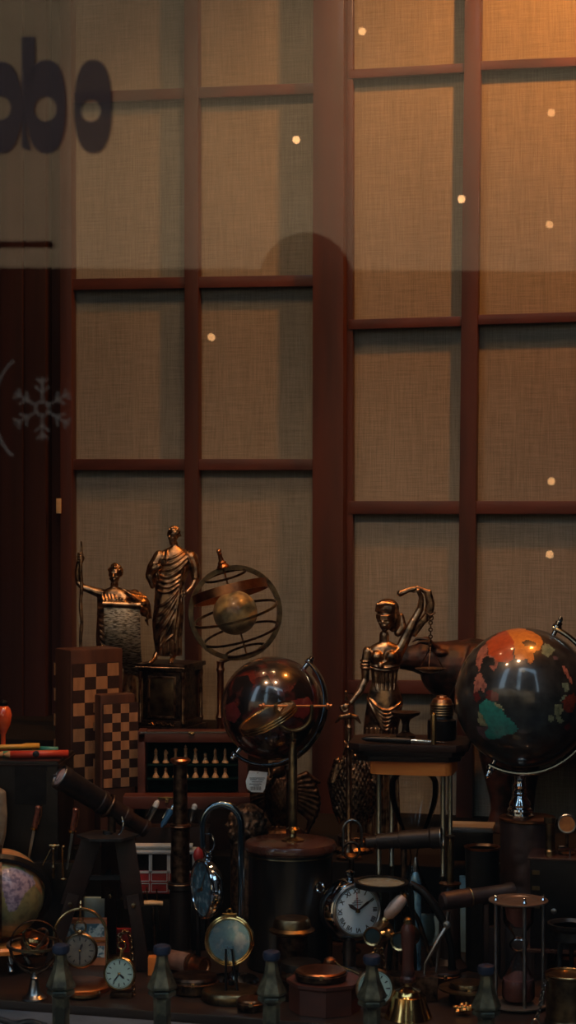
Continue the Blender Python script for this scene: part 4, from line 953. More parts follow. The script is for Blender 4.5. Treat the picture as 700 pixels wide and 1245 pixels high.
g = G(); g.lathe([(17*s, 0), (18*s, 2*s), (18*s, 24*s), (14*s, 26*s), (13*s, 30*s)], b0, seg=32); part('jar_body', g, black, st)
g = G(); g.lathe([(13*s, 28*s), (14*s, 30*s), (14*s, 44*s), (12.5*s, 46*s)], b0, seg=32)
for k in range(5): g.torus(b0+Z*(31+k*3)*s, 14*s, .9*s, seg=32, rs=6)
part('ribbed_collar', g, brass_old, st)
g = G(); g.lathe([(13*s, 46*s), (11*s, 50*s), (7*s, 52*s), (6*s, 54*s), (1*s, 55*s)], b0, seg=32); part('dome_lid', g, copper, st)
onz('small dark bronze anvil-shaped cup in the middle of the black tray', 'pedestal_cup', 'cup', 493, 2.88, tz, [(12, 0), (12, 3), (5, 7), (4, 16), (6, 22), (17, 28), (18, 31), (14, 31), (3, 27)], bronze_dark)
f = Fr(2.92); s = f.s

# ================================================================ BLACK CHEST AND PENCILS (left)
f = Fr(2.95); s = f.s; zc_ = f(0, 918).z
st = thing('black_chest', 'large black chest at the left edge with coloured pencils on top', 'chest', Vector((f(20, 0).x, 2.95, .0005)))
g = G(); RB = Matrix.Rotation(R(-4), 3, 'Z'); c = Vector((f(10, 0).x, 2.952, (.0005+zc_)/2)); g.box(c, (142*s, .13, zc_-.0005), RB, .002); part('body', g, black, st)
g = G(); g.box(c+Z*(zc_-.0005)*.5-Z*5*s, (146*s, .135, 2*s), RB); part('lid_rim', g, walnut_d, st)
g = G(); g.box(c+RB @ Vector((38*s, -.066, 85*s)), (38*s, .002, 46*s), RB, .0005); part('side_panel', g, matte_black, st)
g = G(); g.lathe([(4*s, 0), (4*s, 2*s), (2*s, 3*s)], c+RB @ Vector((45*s, -.067, 122*s)), RB @ Vector((0, -1, 0)), 20); part('stud', g, iron, st)
def pencil(lab, x0, d0, x1, d1, m, h, r=3.4, tip=1, lift=0):
    a = f(x0, 914, d0-38); b = f(x1, 914, d1-38); a.z = b.z = zc_+.0004+r*s*.9+lift*s; dv = (b-a).normalized(); L_ = (b-a).length
    st = thing('colour_pencil', lab, 'pencil', Vector((a.x, a.y, zc_+.0004)), 'coloured pencils on the black chest')
    g = G(); g.lathe([(r*s, 0), (r*s, L_-9*s)], a, dv, 6); part('shaft', g, m, st, smooth=0)
    g = G(); g.lathe([(r*s*.98, L_-9*s), (r*s*.3, L_-2*s)], a, dv, 12); part('wood_tip', g, boxwood, st)
    g = G(); g.lathe([(r*s*.3, L_-2*s), (.1*s, L_)], a, dv, 8); part('lead', g, m, st)
pencil('thick red colour pencil lying nearest the edge of the black chest', 86, 14, 8, 4, redp, 0, 5)
pencil('green colour pencil lying behind the thick red one', 68, 28, -2, 12, greenp, 0, 4.2)
pencil('yellow colour pencil lying on the green one, pointing left', 48, 40, -30, 26, yellowp, 0, 3.4, lift=7)
pencil('teal colour pencil at the back right of the black chest', 70, 40, 36, 48, tealp, 0, 3.6, lift=3)
pencil('short orange colour pencil at the back of the black chest', 45, 58, 20, 60, yellowp, 0, 3.2, lift=6)
st = thing('orange_glass_bird', 'orange-red glass ornament with a black cap cut by the left edge', 'ornament', f(-4, 914, 55)); st.location.z = zc_+.0004
g = G(); b0 = Vector(st.location); g.lathe([(10*s, 0), (10*s, 2*s), (3*s, 6*s), (3*s, 18*s), (9*s, 30*s), (11*s, 42*s), (9*s, 50*s), (5*s, 54*s)], b0, seg=24); part('glass_body', g, mat('orange_glass', (.7, .12, .03), 0, .15, (.45, .06, .02), 50, coat=1), st)
g = G(); g.lathe([(5.5*s, 53*s), (6*s, 58*s), (2*s, 61*s)], b0, seg=20); part('cap', g, black, st)
f = Fr(2.866); s = f.s
g = G(); yb = f.zpx(.0005); B = Body(f, [(955, -10, 5, 5), (962, -6, 13, 10), (990, -5, 14, 11), (1015, -6, 13, 10), (1032, -6, 9, 8), (1060, -8, 16, 12), (yb, -8, 20, 14)]); B.loft(g, amp=.04)
single('plaster_bust', g, mat('old_plaster', (.22, .20, .15), 0, .7, (.13, .12, .09), 60, bump=.3), 'pale beige figure mostly hidden by the left edge above the antique globe', 'bust')

# ================================================================ TELESCOPE ON A TRIPOD
f = Fr(2.79); s = f.s; top = f(136, 1015, 0); fz = .0005
st = thing('tripod_telescope', 'dark leather-covered telescope on a heavy wooden tripod, front lens raised to the left', 'telescope', Vector((top.x, 2.79, fz)))
a, b = f(75, 941, -22), f(176, 1012, 22); dv = (b-a).normalized(); L_ = (b-a).length
g = G(); g.lathe([(14*s, 0), (15.5*s, .5*s), (15.5*s, 10*s), (14.5*s, 12*s), (13.5*s, L_*.45), (13*s, L_*.46)], a, dv, 32); part('main_tube', g, leather_d, st)
g = G(); g.lathe([(13.5*s, L_*.45), (14.5*s, L_*.46), (14.5*s, L_*.5), (12*s, L_*.51), (11.5*s, L_*.72), (12.5*s, L_*.73), (12.5*s, L_*.78), (9.5*s, L_*.79), (9.5*s, L_*.95), (11*s, L_*.96), (11*s, L_), (7*s, L_*1.01)], a, dv, 32); part('draw_tube', g, walnut_d, st)
g = G(); g.torus(a, 14.3*s, 1.3*s, dv, seg=40, rs=8); part('lens_rim', g, steel, st)
g = G(); g.lathe([(13.6*s, 1*s), (8*s, -1.4*s), (.3*s, -2.4*s)], a, dv, 36); part('lens', g, mat('pale_lens', (.44, .36, .38), 0, .15, (.26, .2, .2), 80, coat=1), st)
g = G(); g.torus(a-dv*2.6*s+Vector((1, 0, -2))*s, 5*s, 1.2*s, dv, 30, 300, seg=24, rs=6); g.ell(a-dv*2.6*s-Vector((4, 0, 0))*s, (2.5*s, 1*s, 2*s), u=10, v=6); part('lens_mark', g, ink, st)
m_ = f(136, 984, 0)
g = G(); g.tube([f(136, 1012), f(136, 992)], 5*s, 14); g.torus(a+dv*L_*.55, 14*s, 2.4*s, dv, seg=36, rs=8); part('cradle', g, bronze_dark, st)
g = G(); g.lathe([(5*s, -3*s), (5*s, 0), (38*s, .5*s), (38*s, 3.5*s), (6*s, 4*s), (6*s, 8*s)], f(131, 1018), seg=6); part('mount_plate', g, iron, st)
g = G(); g.tube([f(150, 990, -16), f(152, 998, -18), f(150, 1006, -18), f(146, 1012, -16)], 1.4*s, 8)
g.ell(f(151, 996, -17), 2.2*s, u=8, v=6); part('focus_key', g, chrome, st)
def plank(a, b, w, t, g, side):
    dv = (b-a).normalized(); sd = side-dv*side.dot(dv); sd.normalize(); nn = dv.cross(sd)
    g.prism([a+sd*w/2+nn*t/2, a-sd*w/2+nn*t/2, b-sd*w/2+nn*t/2, b+sd*w/2+nn*t/2], -nn*t, .0008)
X = Vector((1, 0, 0))
for tx, td, bx, bd in ((112, -6, 62, -10), (152, -6, 176, -20), (134, 14, 128, 70)):
    a_ = f(tx, 1020, td); b_ = f(bx, 0, bd); b_.z = fz+2*s
    g = G(); plank(a_, a_.lerp(b_, .52), 24*s, 7*s, g, X); o_ = part('leg', g, walnut_d, st)
    g = G(); plank(a_.lerp(b_, .42), b_, 15*s, 9*s, g, X); part('leg_extension', g, walnut_d, o_) if False else part('leg_extension', g, walnut_d, st)
    g = G(); q = a_.lerp(b_, .5); g.lathe([(3*s, 0), (3*s, 3*s), (1*s, 4*s)], q+Vector((0, -5*s, 0)), (0, -1, 0), 12); part('leg_screw', g, brass_old, st)
g = G(); g.tube([f(96, 1066, -4), f(166, 1066, -4)], 4*s, 4); g.tube([f(130, 1066, -4), f(130, 1066, 40)], 4*s, 4); part('spreader', g, iron, st)

# ================================================================ DARK COLUMN, TRAM, SHIP, PENS
f = Fr(2.84); s = f.s
b0 = Vector((f(219, 0).x, 2.84, .0005)); hh = f(0, 922).z-.0005
st = thing('brass_spyglass', 'tall dark brass spyglass standing upright on its eyepiece', 'spyglass', b0)
g = G(); g.lathe([(16*s, 0), (16*s, 8*s), (13*s, 12*s), (13*s, hh-160*s), (15*s, hh-158*s), (15*s, hh-150*s)], b0, seg=32); part('outer_barrel', g, leather_d, st)
g = G(); g.lathe([(12*s, hh-155*s), (11.5*s, hh-153*s), (11.5*s, hh-86*s), (12.5*s, hh-85*s), (12.5*s, hh-80*s), (11*s, hh-79*s)], b0, seg=32); part('middle_barrel', g, bronze_dark, st)
g = G(); g.lathe([(9.5*s, hh-81*s), (9*s, hh-78*s), (8.2*s, hh-8*s), (8*s, hh-6*s)], b0, seg=32); part('inner_barrel', g, bronze_dark, st)
g = G(); g.lathe([(8*s, hh-7*s), (12*s, hh-4*s), (12.5*s, hh-2*s), (11*s, hh), (5*s, hh), (5*s, hh-3*s), (.3*s, hh-3*s)], b0, seg=32); part('eyepiece', g, copper, st)
for q in (hh-82*s, hh-152*s):
    g = G(); g.torus(b0+Z*q, 12.5*s if q > hh-100*s else 15*s, 1*s, seg=36, rs=6); part('band', g, copper, st)
f = Fr(2.90); s = f.s
st = thing('model_tram', 'small red model tram with pale grey window frames', 'model tram', Vector((f(190, 0).x, 2.93, f(0, 1092).z)))
cxx, w_, dp = 195, 84, 26
ctr = lambda y: f(cxx, y, 12)
g = G(); g.box(ctr(1073), (w_*s, dp*s, 27*s), bev=.0008); part('body', g, red, st)
g = G()
for y in (1066, 1079):
    for x in (162, 183.5, 205):
        for (dx, dy, a, b) in ((0, -5, 19, .9), (0, 5, 19, .9), (-9.5, 0, .9, 10), (9.5, 0, .9, 10)): g.box(f(x+10+dx, y+dy, -1.4), (a*s, .6*s, b*s))
part('panel_lines', g, white, st, 'pale outlined panels')
g = G()
for x in (155.5, 183, 205, 227, 236): g.box(f(x, 1049, -.4), (4*s, 2*s, 24*s))
g.box(f(cxx, 1037, -.4), (w_*s, 2*s, 3*s)); g.box(f(cxx, 1060, -.4), (w_*s, 2*s, 2*s)); part('window_frame', g, white, st)
g = G(); g.box(ctr(1049), ((w_-8)*s, (dp-14)*s, 23*s)); part('interior', g, black, st)
g = G(); g.box(ctr(1036)+Z*0, ((w_+4)*s, (dp+4)*s, 3*s), bev=.0006); g.box(ctr(1030), (w_*.92*s, (dp-4)*s, 2*s), bev=.0004); g.box(ctr(1033), (w_*.8*s, (dp-10)*s, 5*s)); part('roof', g, white, st)
for x in (168, 222):
    for q in (-1, 1):
        g = G(); g.lathe([(5*s, 0), (5*s, 2*s), (2*s, 3*s)], f(x, 1087, 12+q*11), (0, q, 0), 20); part('wheel', g, iron, st)
# shelf under the tram
g = G(); g.box(Vector((f(198, 0).x, 2.915, (.0005+f(0, 1092.3).z)/2)), (.125, .044, f(0, 1092.3).z-.0005), bev=.001); single('tram_plinth', g, black, 'plain black block carrying the red model tram', 'block')
f = Fr(2.80); s = f.s
st = thing('boat_stand', 'small cream model boat with two masts on a thin dark post', 'model boat', Vector((f(186, 0).x, 2.80, .0005)))
g = G(); rings = []
for k in range(15):
    t = k/14; x = 168+t*30; w_ = 5.5*math.sin(math.pi*(t*.86+.12))**.7; hgt = 7-1.5*t; rings.append([f(x, 1096+1.5*math.sin(t*3)*-1+hgt*(1-math.cos(a))*.5, w_*math.sin(a)*1.0) for a in [math.pi*2*i/12 for i in range(12)]])
g.loft(rings); part('hull', g, cream, st)
for a, b in (((179, 1096), (178.5, 1078)), ((191, 1096), (190.5, 1081))):
    g = G(); g.tube([f(*a), f(*b)], .9*s, 8); part('mast', g, brass, st)
g = G(); g.tube([f(178.5, 1079), f(169, 1095)], .5*s, 6); part('stay', g, brass_old, st)
g = G(); g.tube([f(186, 1103), f(188, 1135), f(190, 1165)], [1.8*s, 2.4*s, 2.6*s], 10); g.tube([f(193, 1103), f(195, 1130)], 1*s, 8); g.lathe([(10*s, 0), (10*s, 3*s), (4*s, 6*s)], Vector((f(189, 0).x, 2.80, .0005)), seg=20); g.tube([f(190, 1160), Vector((f(189, 0).x, 2.80, .003))], 2.6*s, 10); part('post', g, bronze_dark, st)
f = Fr(2.88); s = f.s
# pens standing in a dark cup behind the telescope
pc = Vector((f(200, 0).x, 2.895, .1205)); 
def pen(lab, x0, y0, x1, y1, m, capm, d=0, name='pen', r=3.6, ff=None):
    f_ = ff or f; s = f_.s
    a = f_(x0, y0, d); b = f_(x1, y1, d); dv = (b-a).normalized(); L_ = (b-a).length
    st = thing(name, lab, name, a)
    g = G(); g.lathe([(r*.4*s, 0), (r*s, 5*s), (r*s, L_*.72)], a, dv, 18); part('barrel', g, m, st)
    g = G(); g.lathe([(r*1.02*s, L_*.72), (r*.95*s, L_*.9), (r*.45*s, L_*.98), (.3*s, L_)], a, dv, 18); part('tip', g, capm, st)
    g = G(); sd = dv.cross(Vector((0, 1, 0))).normalized(); g.tube([a+dv*L_*.30+sd*r*1.25*s, a+dv*L_*.68+sd*r*1.3*s, a+dv*L_*.7+sd*r*.6*s], .8*s, 6); part('clip', g, chrome, st)
cupz = .0005
st = thing('pen_holder', 'dark wooden pen holder block behind the tram, slanted pens standing out of it', 'pen holder', Vector((f(200, 0).x, 2.985, cupz)))
g = G(); g.box(Vector((f(206, 0).x, 2.985, (cupz+f(0, 1018).z)/2)), (92*s, .035, f(0, 1018).z-cupz), bev=.002); part('block', g, walnut_d, st)
pen('blue enamel pen with a silver tip slanting behind the tram', 192, 1017, 210, 986, blue, chrome, 66)
pen('silver capped pen slanting left of the blue pen', 174, 1013, 188, 983, steel, white, 66)
pen('short silver pen end half hidden by the upright spyglass', 228, 1012, 234, 988, steel, white, 70)

# ================================================================ CHROME HOOP WITH HANGING WATCH
def roman(g, c, r, size, rt, up, n, th=.0001, rot=True):
    for k, t in enumerate(('XII', 'I', 'II', 'III', 'IIII', 'V', 'VI', 'VII', 'VIII', 'IX', 'X', 'XI')):
        a = R(90-30*k); d = rt*math.cos(a)+up*math.sin(a); u2 = d; r2 = u2.cross(n); g.text(t, size, c+d*r+n*th, r2, u2, .00005)
def dialparts(c, n, r, st, facem, h, mi, up=Z, numerals=True, sec=None, name='dial'):
    rt, u, n = basis(n, up)
    g = G(); g.lathe([(r, -.0008), (r, .0002), (.0001, .0003)], c, n, 40); st = part(name, g, facem, st)
    g = G()
    if numerals: roman(g, c, r*.78, r*.25, rt, u, n, .0004)
    else:
        for k in range(12):
            a = R(30*k); d = rt*math.cos(a)+u*math.sin(a); t2 = d.cross(n); p = c+d*r*.76+n*.0004; q = .13 if k % 3 == 0 else .09
            g.prism([p-d*r*q-t2*r*.03, p+d*r*q-t2*r*.045, p+d*r*q+t2*r*.045, p-d*r*q+t2*r*.03], n*.0001)
    g.torus(c+n*.0004, r*.93, r*.012, n, seg=40, rs=4); part('numerals', g, ink, st)
    for nm, (ang, ln_, wd) in (('hour_hand', (h, .52, .075)), ('minute_hand', (mi, .78, .05))):
        a = R(90-ang); d = rt*math.cos(a)+u*math.sin(a); t2 = d.cross(n); p = c+n*.0008
        g = G(); g.prism([p-d*r*.12-t2*r*wd*.6, p+d*r*ln_*.7-t2*r*wd*1.1, p+d*r*ln_, p+d*r*ln_*.7+t2*r*wd*1.1, p-d*r*.12+t2*r*wd*.6], n*.0003); part(nm, g, ink, st)
    g = G(); g.lathe([(r*.09, .0004), (r*.08, .0014), (r*.02, .0017)], c, n, 16); part('hub', g, brass, st)
    return rt, u, n
f = Fr(2.69); s = f.s
hb_ = f(0, 1170).z
st = thing('chrome_hoop_stand', 'polished chrome hoop-shaped watch stand on a round base', 'watch stand', Vector((f(272, 0).x, 2.69, .0005)))
g = G(); pts = [f(247, 1030, 0), f(246, 1010, 0)]+arc((269.5, 1003), 23.5, 180, 0, 16, 0, f, 25)+[f(293, 1040, 0), f(293, 1110, 0), f(289, 1150, 4), Vector((f(284, 0).x, 2.69+12*s, .004))]
g.tube(pts, [3.8*s]*2+[4.6*s]*17+[4.2*s]*4, 18); part('hoop', g, blue_chrome, st)
g = G(); g.lathe([(30*s, 0), (31*s, 2*s), (28*s, 5*s), (8*s, 8*s), (5*s, 12*s)], Vector((f(284, 0).x, 2.69+16*s, .0005)), seg=48); part('base', g, chrome, st)
st = thing('hanging_watch', 'polished chrome ball-cased pocket watch turned sideways, hanging from the hoop stand', 'watch', f(252, 1120, 0))
wc = f(253, 1080, 0); wn = Vector((-.92, -.42, .0)).normalized()
g = G(); g.lathe([(33*s, 2*s), (36*s, 0), (36.5*s, -3*s), (33*s, -10*s), (24*s, -17*s), (10*s, -21*s), (.3*s, -22*s)], wc+wn*6*s, wn, 56); part('case', g, chrome, st)
g = G(); g.torus(wc+wn*8*s, 34*s, 2.2*s, wn, seg=56, rs=10); part('bezel', g, chrome, st)
dialparts(wc+wn*8*s, wn, 32*s, st, dialb, 250, 30)
g = G(); g.lathe([(5*s, 0), (5*s, 3*s), (3*s, 4*s), (4.5*s, 6*s), (4.5*s, 9*s), (2.5*s, 10*s)], f(253, 1045), Z, 20); part('crown', g, chrome, st)
g = G(); g.torus(f(253, 1024), 11*s, 1.1*s, (-.7, -.7, 0), seg=36, rs=8); part('bow_ring', g, chrome, st)
g = G(); g.tube([f(247, 1010, -1), f(250, 1013, -2), f(253, 1014, -1)], 1.2*s, 8); part('hook', g, chrome, st)
# small red flower-like bauble behind the hoop
f = Fr(2.80); b0 = Vector((f(241, 0).x, 2.80, .0005)); st = thing('red_bauble', 'small red bauble on a thin black stand behind the chrome hoop', 'bauble', b0)
g = G(); g.lathe([(r*f.s, h*f.s) for r, h in ((11, 0), (11, 4), (3, 9), (2, 124))], b0, seg=24); part('stand', g, black, st)
g = G(); g.lathe([(r*f.s, h*f.s) for r, h in ((2, 124), (4.5, 127), (6.5, 133), (5, 140), (1, 144))], b0, seg=24); part('bauble_body', g, red, st)

# ================================================================ OPEN BRASS COMPASS WITH MIRROR
f = Fr(2.62); s = f.s
st = thing('mirror_compass', 'round brass compass case standing open, its mirror showing pale blue', 'compass', f(279, 1200, 0)); st.location.z = .0005
n_ = Vector((-.05, -1, .10)).normalized(); c = f(279, 1143, 0)
g = G(); g.lathe([(26*s, 3*s), (29*s, 3*s), (30*s, 0), (29*s, -5*s), (24*s, -8*s), (.3*s, -9*s)], c, n_, 56); part('lid_case', g, gold, st)
g = G()
for k, q in ((29, 3), (26.4, 4)): g.torus(c+n_*q*s, k*s, 1.5*s, n_, seg=56, rs=8)
part('lid_rim', g, gold, st)
g = G(); g.lathe([(26*s, 3.2*s), (.3*s, 3.7*s)], c, n_, 56); part('mirror', g, mat('blue_reflection_mirror', (.28, .50, .60), .75, .12, (.62, .70, .72), 55, 2, ramp=(.42, .5)), st)  # blue and white reflections painted into the mirror colour
g = G(); g.box(f(279, 1112), (18*s, 6*s, 4*s), bev=.0006); g.torus(f(279, 1108), 3*s, 1.3*s, (0, -1, 0), seg=18, rs=6); part('hinge', g, gold, st)
b0 = Vector((f(281, 0).x, f(0, 0).y-6*s, .0005))
g = G(); g.lathe([(34*s, 0), (36*s, 3*s), (36*s, 9*s), (34*s, 12*s), (30*s, 13*s), (.3*s, 13*s)], b0, seg=56); part('base_case', g, brass_old, st)
g = G(); g.lathe([(4*s, -2*s), (4*s, 4*s)], b0+Z*14*s+Vector((0, 18*s, 0)), seg=14); g.tube([b0+Z*13*s+Vector((-6*s, -10*s, 0)), f(275, 1150, -16), f(282, 1150, -16), b0+Z*13*s+Vector((8*s, -10*s, 0))], 1.5*s, 8); part('sight', g, black, st)
#PART4
# ================================================================ SMALL WATCHES, ARCH CLOCK, GIMBAL
def ringcase(f, x, y, r, n, st, rimm, depth=8, name='case'):
    s = f.s; c = f(x, y)
    g = G(); g.lathe([(r*.9*s, -depth*s), (r*1.04*s, -depth*.6*s), (r*1.1*s, -depth*.2*s), (r*1.06*s, 0), (r*.99*s, 1*s), (r*.95*s, -.3*s)], c, n, 48); g.lathe([(r*.9*s, -depth*s), (.3*s, -depth*1.15*s)], c, n, 48); part(name, g, rimm, st); return c
def chain(g, pts, r, wire):
    P_ = [Vector(p) for p in pts]; L_ = [0]
    for a, b in zip(P_, P_[1:]): L_.append(L_[-1]+(b-a).length)
    n = max(2, int(L_[-1]/(r*1.5)))
    for k in range(n+1):
        d = L_[-1]*k/n; i = 0
        while i < len(L_)-2 and L_[i+1] < d: i += 1
        t = (d-L_[i])/max(1e-9, L_[i+1]-L_[i]); p = P_[i].lerp(P_[i+1], t); dv = (P_[i+1]-P_[i]).normalized(); u = dv.orthogonal().normalized()
        if k % 2: u = dv.cross(u)
        g.torus(p, r, wire, u, seg=12, rs=5)
# pocket watch with green dial
f = Fr(2.62); s = f.s
st = thing('pocket_watch', 'brass pocket watch with pale green dial propped upright, its chain rising behind', 'watch', Vector((f(145, 0).x, 2.62, .0005)))
n_ = Vector((-.22, -1, .12)).normalized(); c = ringcase(f, 145, 1184, 19, n_, st, brass)
dialparts(c-n_*.3*s, n_, 17.5*s, st, dialg, 130, 215, numerals=False)
g = G(); g.tube([f(147, 1164, 2), f(148, 1155, 3)], 2.2*s, 10); g.torus(f(148, 1150, 3), 5*s, 1.2*s, (-.3, -1, 0), seg=24, rs=6); part('crown', g, brass, st)
g = G(); chain(g, [f(148, 1146, 3), f(143, 1140, 4), f(150, 1134, 6), f(156, 1136, 7), f(158, 1146, 8), f(160, 1180, 10), f(162, 1210, 8)], 2.4*s, .7*s); part('chain', g, brass_old, st)
g = G(); bz = .0005; g.box(Vector((f(147, 0).x, 2.62+8*s, .004)), (26*s, 18*s, 6*s), bev=.0006); g.tube([Vector((f(147, 0).x, 2.62+12*s, .004)), f(147, 1185, 10)], 2*s, 8); part('prop', g, bronze_dark, st)
# arch clock
f = Fr(2.67); s = f.s; bz = .0005; cx = 98
st = thing('arch_watch_stand', 'thin brass arch-shaped watch stand with a small finial at its top', 'watch stand', Vector((f(cx, 0).x, 2.67, bz)))
g = G(); yb = f.zpx(bz+.006); g.tube([f(cx-32, yb), f(cx-32, 1145)]+arc((cx, 1138), 32, 180, 0, 28, 0, f, 33)+[f(cx+32, 1145), f(cx+32, yb)], 1.9*s, 10); part('arch', g, brass, st)
g = G(); g.lathe([(1.5*s, 0), (3*s, 2*s), (1.6*s, 4*s), (2.4*s, 7*s), (.5*s, 10*s)], f(cx, 1105), seg=14); part('finial', g, brass, st)
g = G(); g.lathe([(1.6*s, 0), (1.2*s, 8*s)], f(cx, 1114), seg=8); g.torus(f(cx, 1118), 3*s, .8*s, (0, -1, 0), seg=16, rs=6); part('hook', g, brass, st)
g = G(); g.lathe([(37*s, 0), (38*s, 2*s), (38*s, 5*s), (35*s, 7*s)], Vector((f(cx, 0).x, 2.67, bz)), seg=48); part('base', g, copper, st)
st = thing('hanging_pocket_watch', 'dull brown-faced pocket watch hanging inside the thin brass arch', 'watch', f(97, 1175))
n_ = Vector((0, -1, .05)).normalized(); c = ringcase(f, 97, 1156, 20, n_, st, brass_old)
dialparts(c-n_*.3*s, n_, 18.5*s, st, diald, 20, 180, numerals=False)
g = G(); g.torus(f(97, 1128, 3), 7*s, 1.3*s, (.1, -1, 0), seg=28, rs=6); g.ell(f(97, 1133, 0), (3.5*s, 3*s, 3*s)); part('crown', g, brass, st)
# printed card behind
f = Fr(2.80); s = f.s
st = thing('printed_card', 'orange and pale blue picture card box standing behind the brass arch', 'box', Vector((f(104, 0).x, 2.80, .0005)))
g = G(); yb = f.zpx(.0005); g.box((f(104, 1118, 6)+f(104, yb, 6))/2, (50*s, 12*s, f(0, 1118).z-.0005), bev=.0005); part('box_body', g, mat('orange_card', (.52, .17, .06), 0, .6, (.36, .12, .05), 60), st)
g = G()
for y, h in ((1131, 16), (1157, 14)): g.box(f(104, y, -.3), (46*s, .6*s, h*s))
part('blue_picture', g, mat('picture_print', (.46, .52, .48), 0, .6, (.05, .12, .15), 130, 8, ramp=(.45, .55)), st)
g = G(); g.box(f(104, 1144, -.4), (48*s, .6*s, 2*s)); part('gold_line', g, gold, st)
f = Fr(2.86); s = f.s
def cardbox(lab, x, y0, wd, m, d=0, y1=None, dep=10, name='card_box', cat='box', z=.0005, D=None):
    ff = Fr(D) if D else f; s = ff.s
    g = G(); t = ff(x, y0, d+dep/2); h = t.z-z; g.box(Vector((t.x, t.y, z+h/2)), (wd*s, dep*s, h), Matrix.Rotation(R(-3), 3, 'Z'), .0006); return single(name, g, m, lab, cat)
cardbox('pale grey-blue box seen between the tripod legs', 112, 1092, 40, bluegrey, 0, D=2.87)
cardbox('small dark red box behind the hanging green-dial watch', 142, 1130, 34, red, 0, D=2.88)
# gimbal armillary small
f = Fr(2.615); s = f.s; cen = f(42, 1148)
st = thing('small_gimbal_sphere', 'small brass armillary sphere in a dark bowl ring on a chrome foot', 'armillary', Vector((f(42, 0).x, 2.615, .0005)))
g = G(); g.torus(cen, 32*s, 1, Vector((0, -.05, 1)), seg=64, flat=(4*s, 3*s)); part('horizon_ring', g, brass_old, st)
g = G(); meridian(g, cen, 29*s, Z, Vector((-1, -.2, 0)), 4*s, 2*s, 0, 360, 70); part('meridian_ring', g, bronze_dark, st)
for k, (nn, m_, q) in enumerate((((.25, -.35, .9), copper, 16), ((.7, -.3, .6), brass, 18), ((-.6, -.3, .7), bronze, 20), ((.1, .3, 1), brass, 13))):
    g = G(); g.torus(cen+Z*3*s, q*s, 1, nn, seg=48, flat=(1.5*s, (9 if k == 0 else 4)*s)); part('inner_ring', g, m_, st)
g = G(); g.ell(cen+Z*2*s, 8*s, u=20, v=14); part('core_ball', g, copper, st)
for q in (-1, 1):
    g = G(); g.tube([cen+Vector((q*31*s, 0, 0)), cen+Vector((q*27*s, 0, -16*s)), cen+Vector((q*14*s, 0, -30*s)), cen+Vector((q*2*s, 0, -36*s))], 2*s, 8); part('cradle_arm', g, bronze_dark, st)
g = G(); b0 = Vector((cen.x, cen.y, .0005)); hh = cen.z-.0005
g.lathe([(15*s, 0), (15*s, 2*s), (11*s, 5*s), (8*s, 8*s), (6*s, 18*s), (4.5*s, 24*s), (6*s, 26*s), (3*s, 29*s), (3*s, hh-35*s), (5*s, hh-33*s)], b0, seg=32); part('foot', g, steel, st)
# crumpled gold coins dish
def dish(lab, x, y, r, m, m2=None, h=5, name='dish', cat='dish', D=None, z=.0005):
    D_ = D or floor_D(y); ff = Fr(D_); s = ff.s; b0 = Vector((ff(x, 0).x, D_, z))
    st = thing(name, lab, cat, b0)
    g = G(); g.lathe([(r*.8*s, 0), (r*s, h*.5*s), (r*s, h*s), (r*.93*s, h*s), (r*.85*s, h*.45*s), (.3*s, h*.4*s)], b0, seg=48); part('bowl', g, m, st)
    if m2: g = G(); g.lathe([(r*.84*s, h*.46*s), (r*.6*s, h*.62*s), (.3*s, h*.7*s)], b0, seg=40); part('inlay', g, m2, st)
    return st
crumple = mat('crumpled_gold', (.8, .45, .15), 1, .2, (.5, .22, .06), 90, 8, 1.5, 160)
dish('shallow brass dish with shiny crumpled gold bottom, behind the leftmost railing post', 102, 1212, 20, brass, crumple)
# drafting compasses and small daggers standing at the left
f = Fr(2.84); s = f.s
def dagger(lab, x0, y0, x1, y1, zb=.0005, d=0):
    a = f(x0, y0, d); b = f(x1, y1, d); dv = (b-a).normalized(); L_ = (b-a).length
    st = thing('letter_opener', lab, 'letter opener', a)
    g = G(); g.lathe([(2*s, 0), (3.6*s, 2*s), (3*s, 8*s), (3.8*s, L_*.34), (3*s, L_*.36)], a, dv, 14); part('grip', g, mat('red_brown_grip', (.20, .06, .035), 0, .3, (.08, .03, .02), 200, 3, .6, coat=.6) if not bpy.data.materials.get('red_brown_grip') else bpy.data.materials['red_brown_grip'], st)
    g = G(); g.lathe([(3*s, L_*.345), (5.5*s, L_*.36), (5*s, L_*.39), (2*s, L_*.41)], a, dv, 14); part('guard', g, gold, st)
    g = G(); sd = dv.cross(Vector((0, 1, 0))).normalized(); g.prism([a+dv*L_*.40+sd*1.8*s, a+dv*L_*.40-sd*1.8*s, a+dv*L_*.97-sd*1.2*s, a+dv*L_, a+dv*L_*.97+sd*1.2*s], Vector((0, 1.2*s, 0))); part('blade', g, steel, st)
    g = G(); g.tube([a+sd*4*s, a+dv*L_*.15+sd*5.5*s, a+dv*L_*.3+sd*4*s], .9*s, 6); part('side_clip', g, copper, st)
dagger('red-brown handled letter opener standing just right of the antique globe', 44, 983, 30, 1058, d=22)
dagger('red-brown handled letter opener standing against the telescope tripod', 91, 984, 80, 1060, d=10)
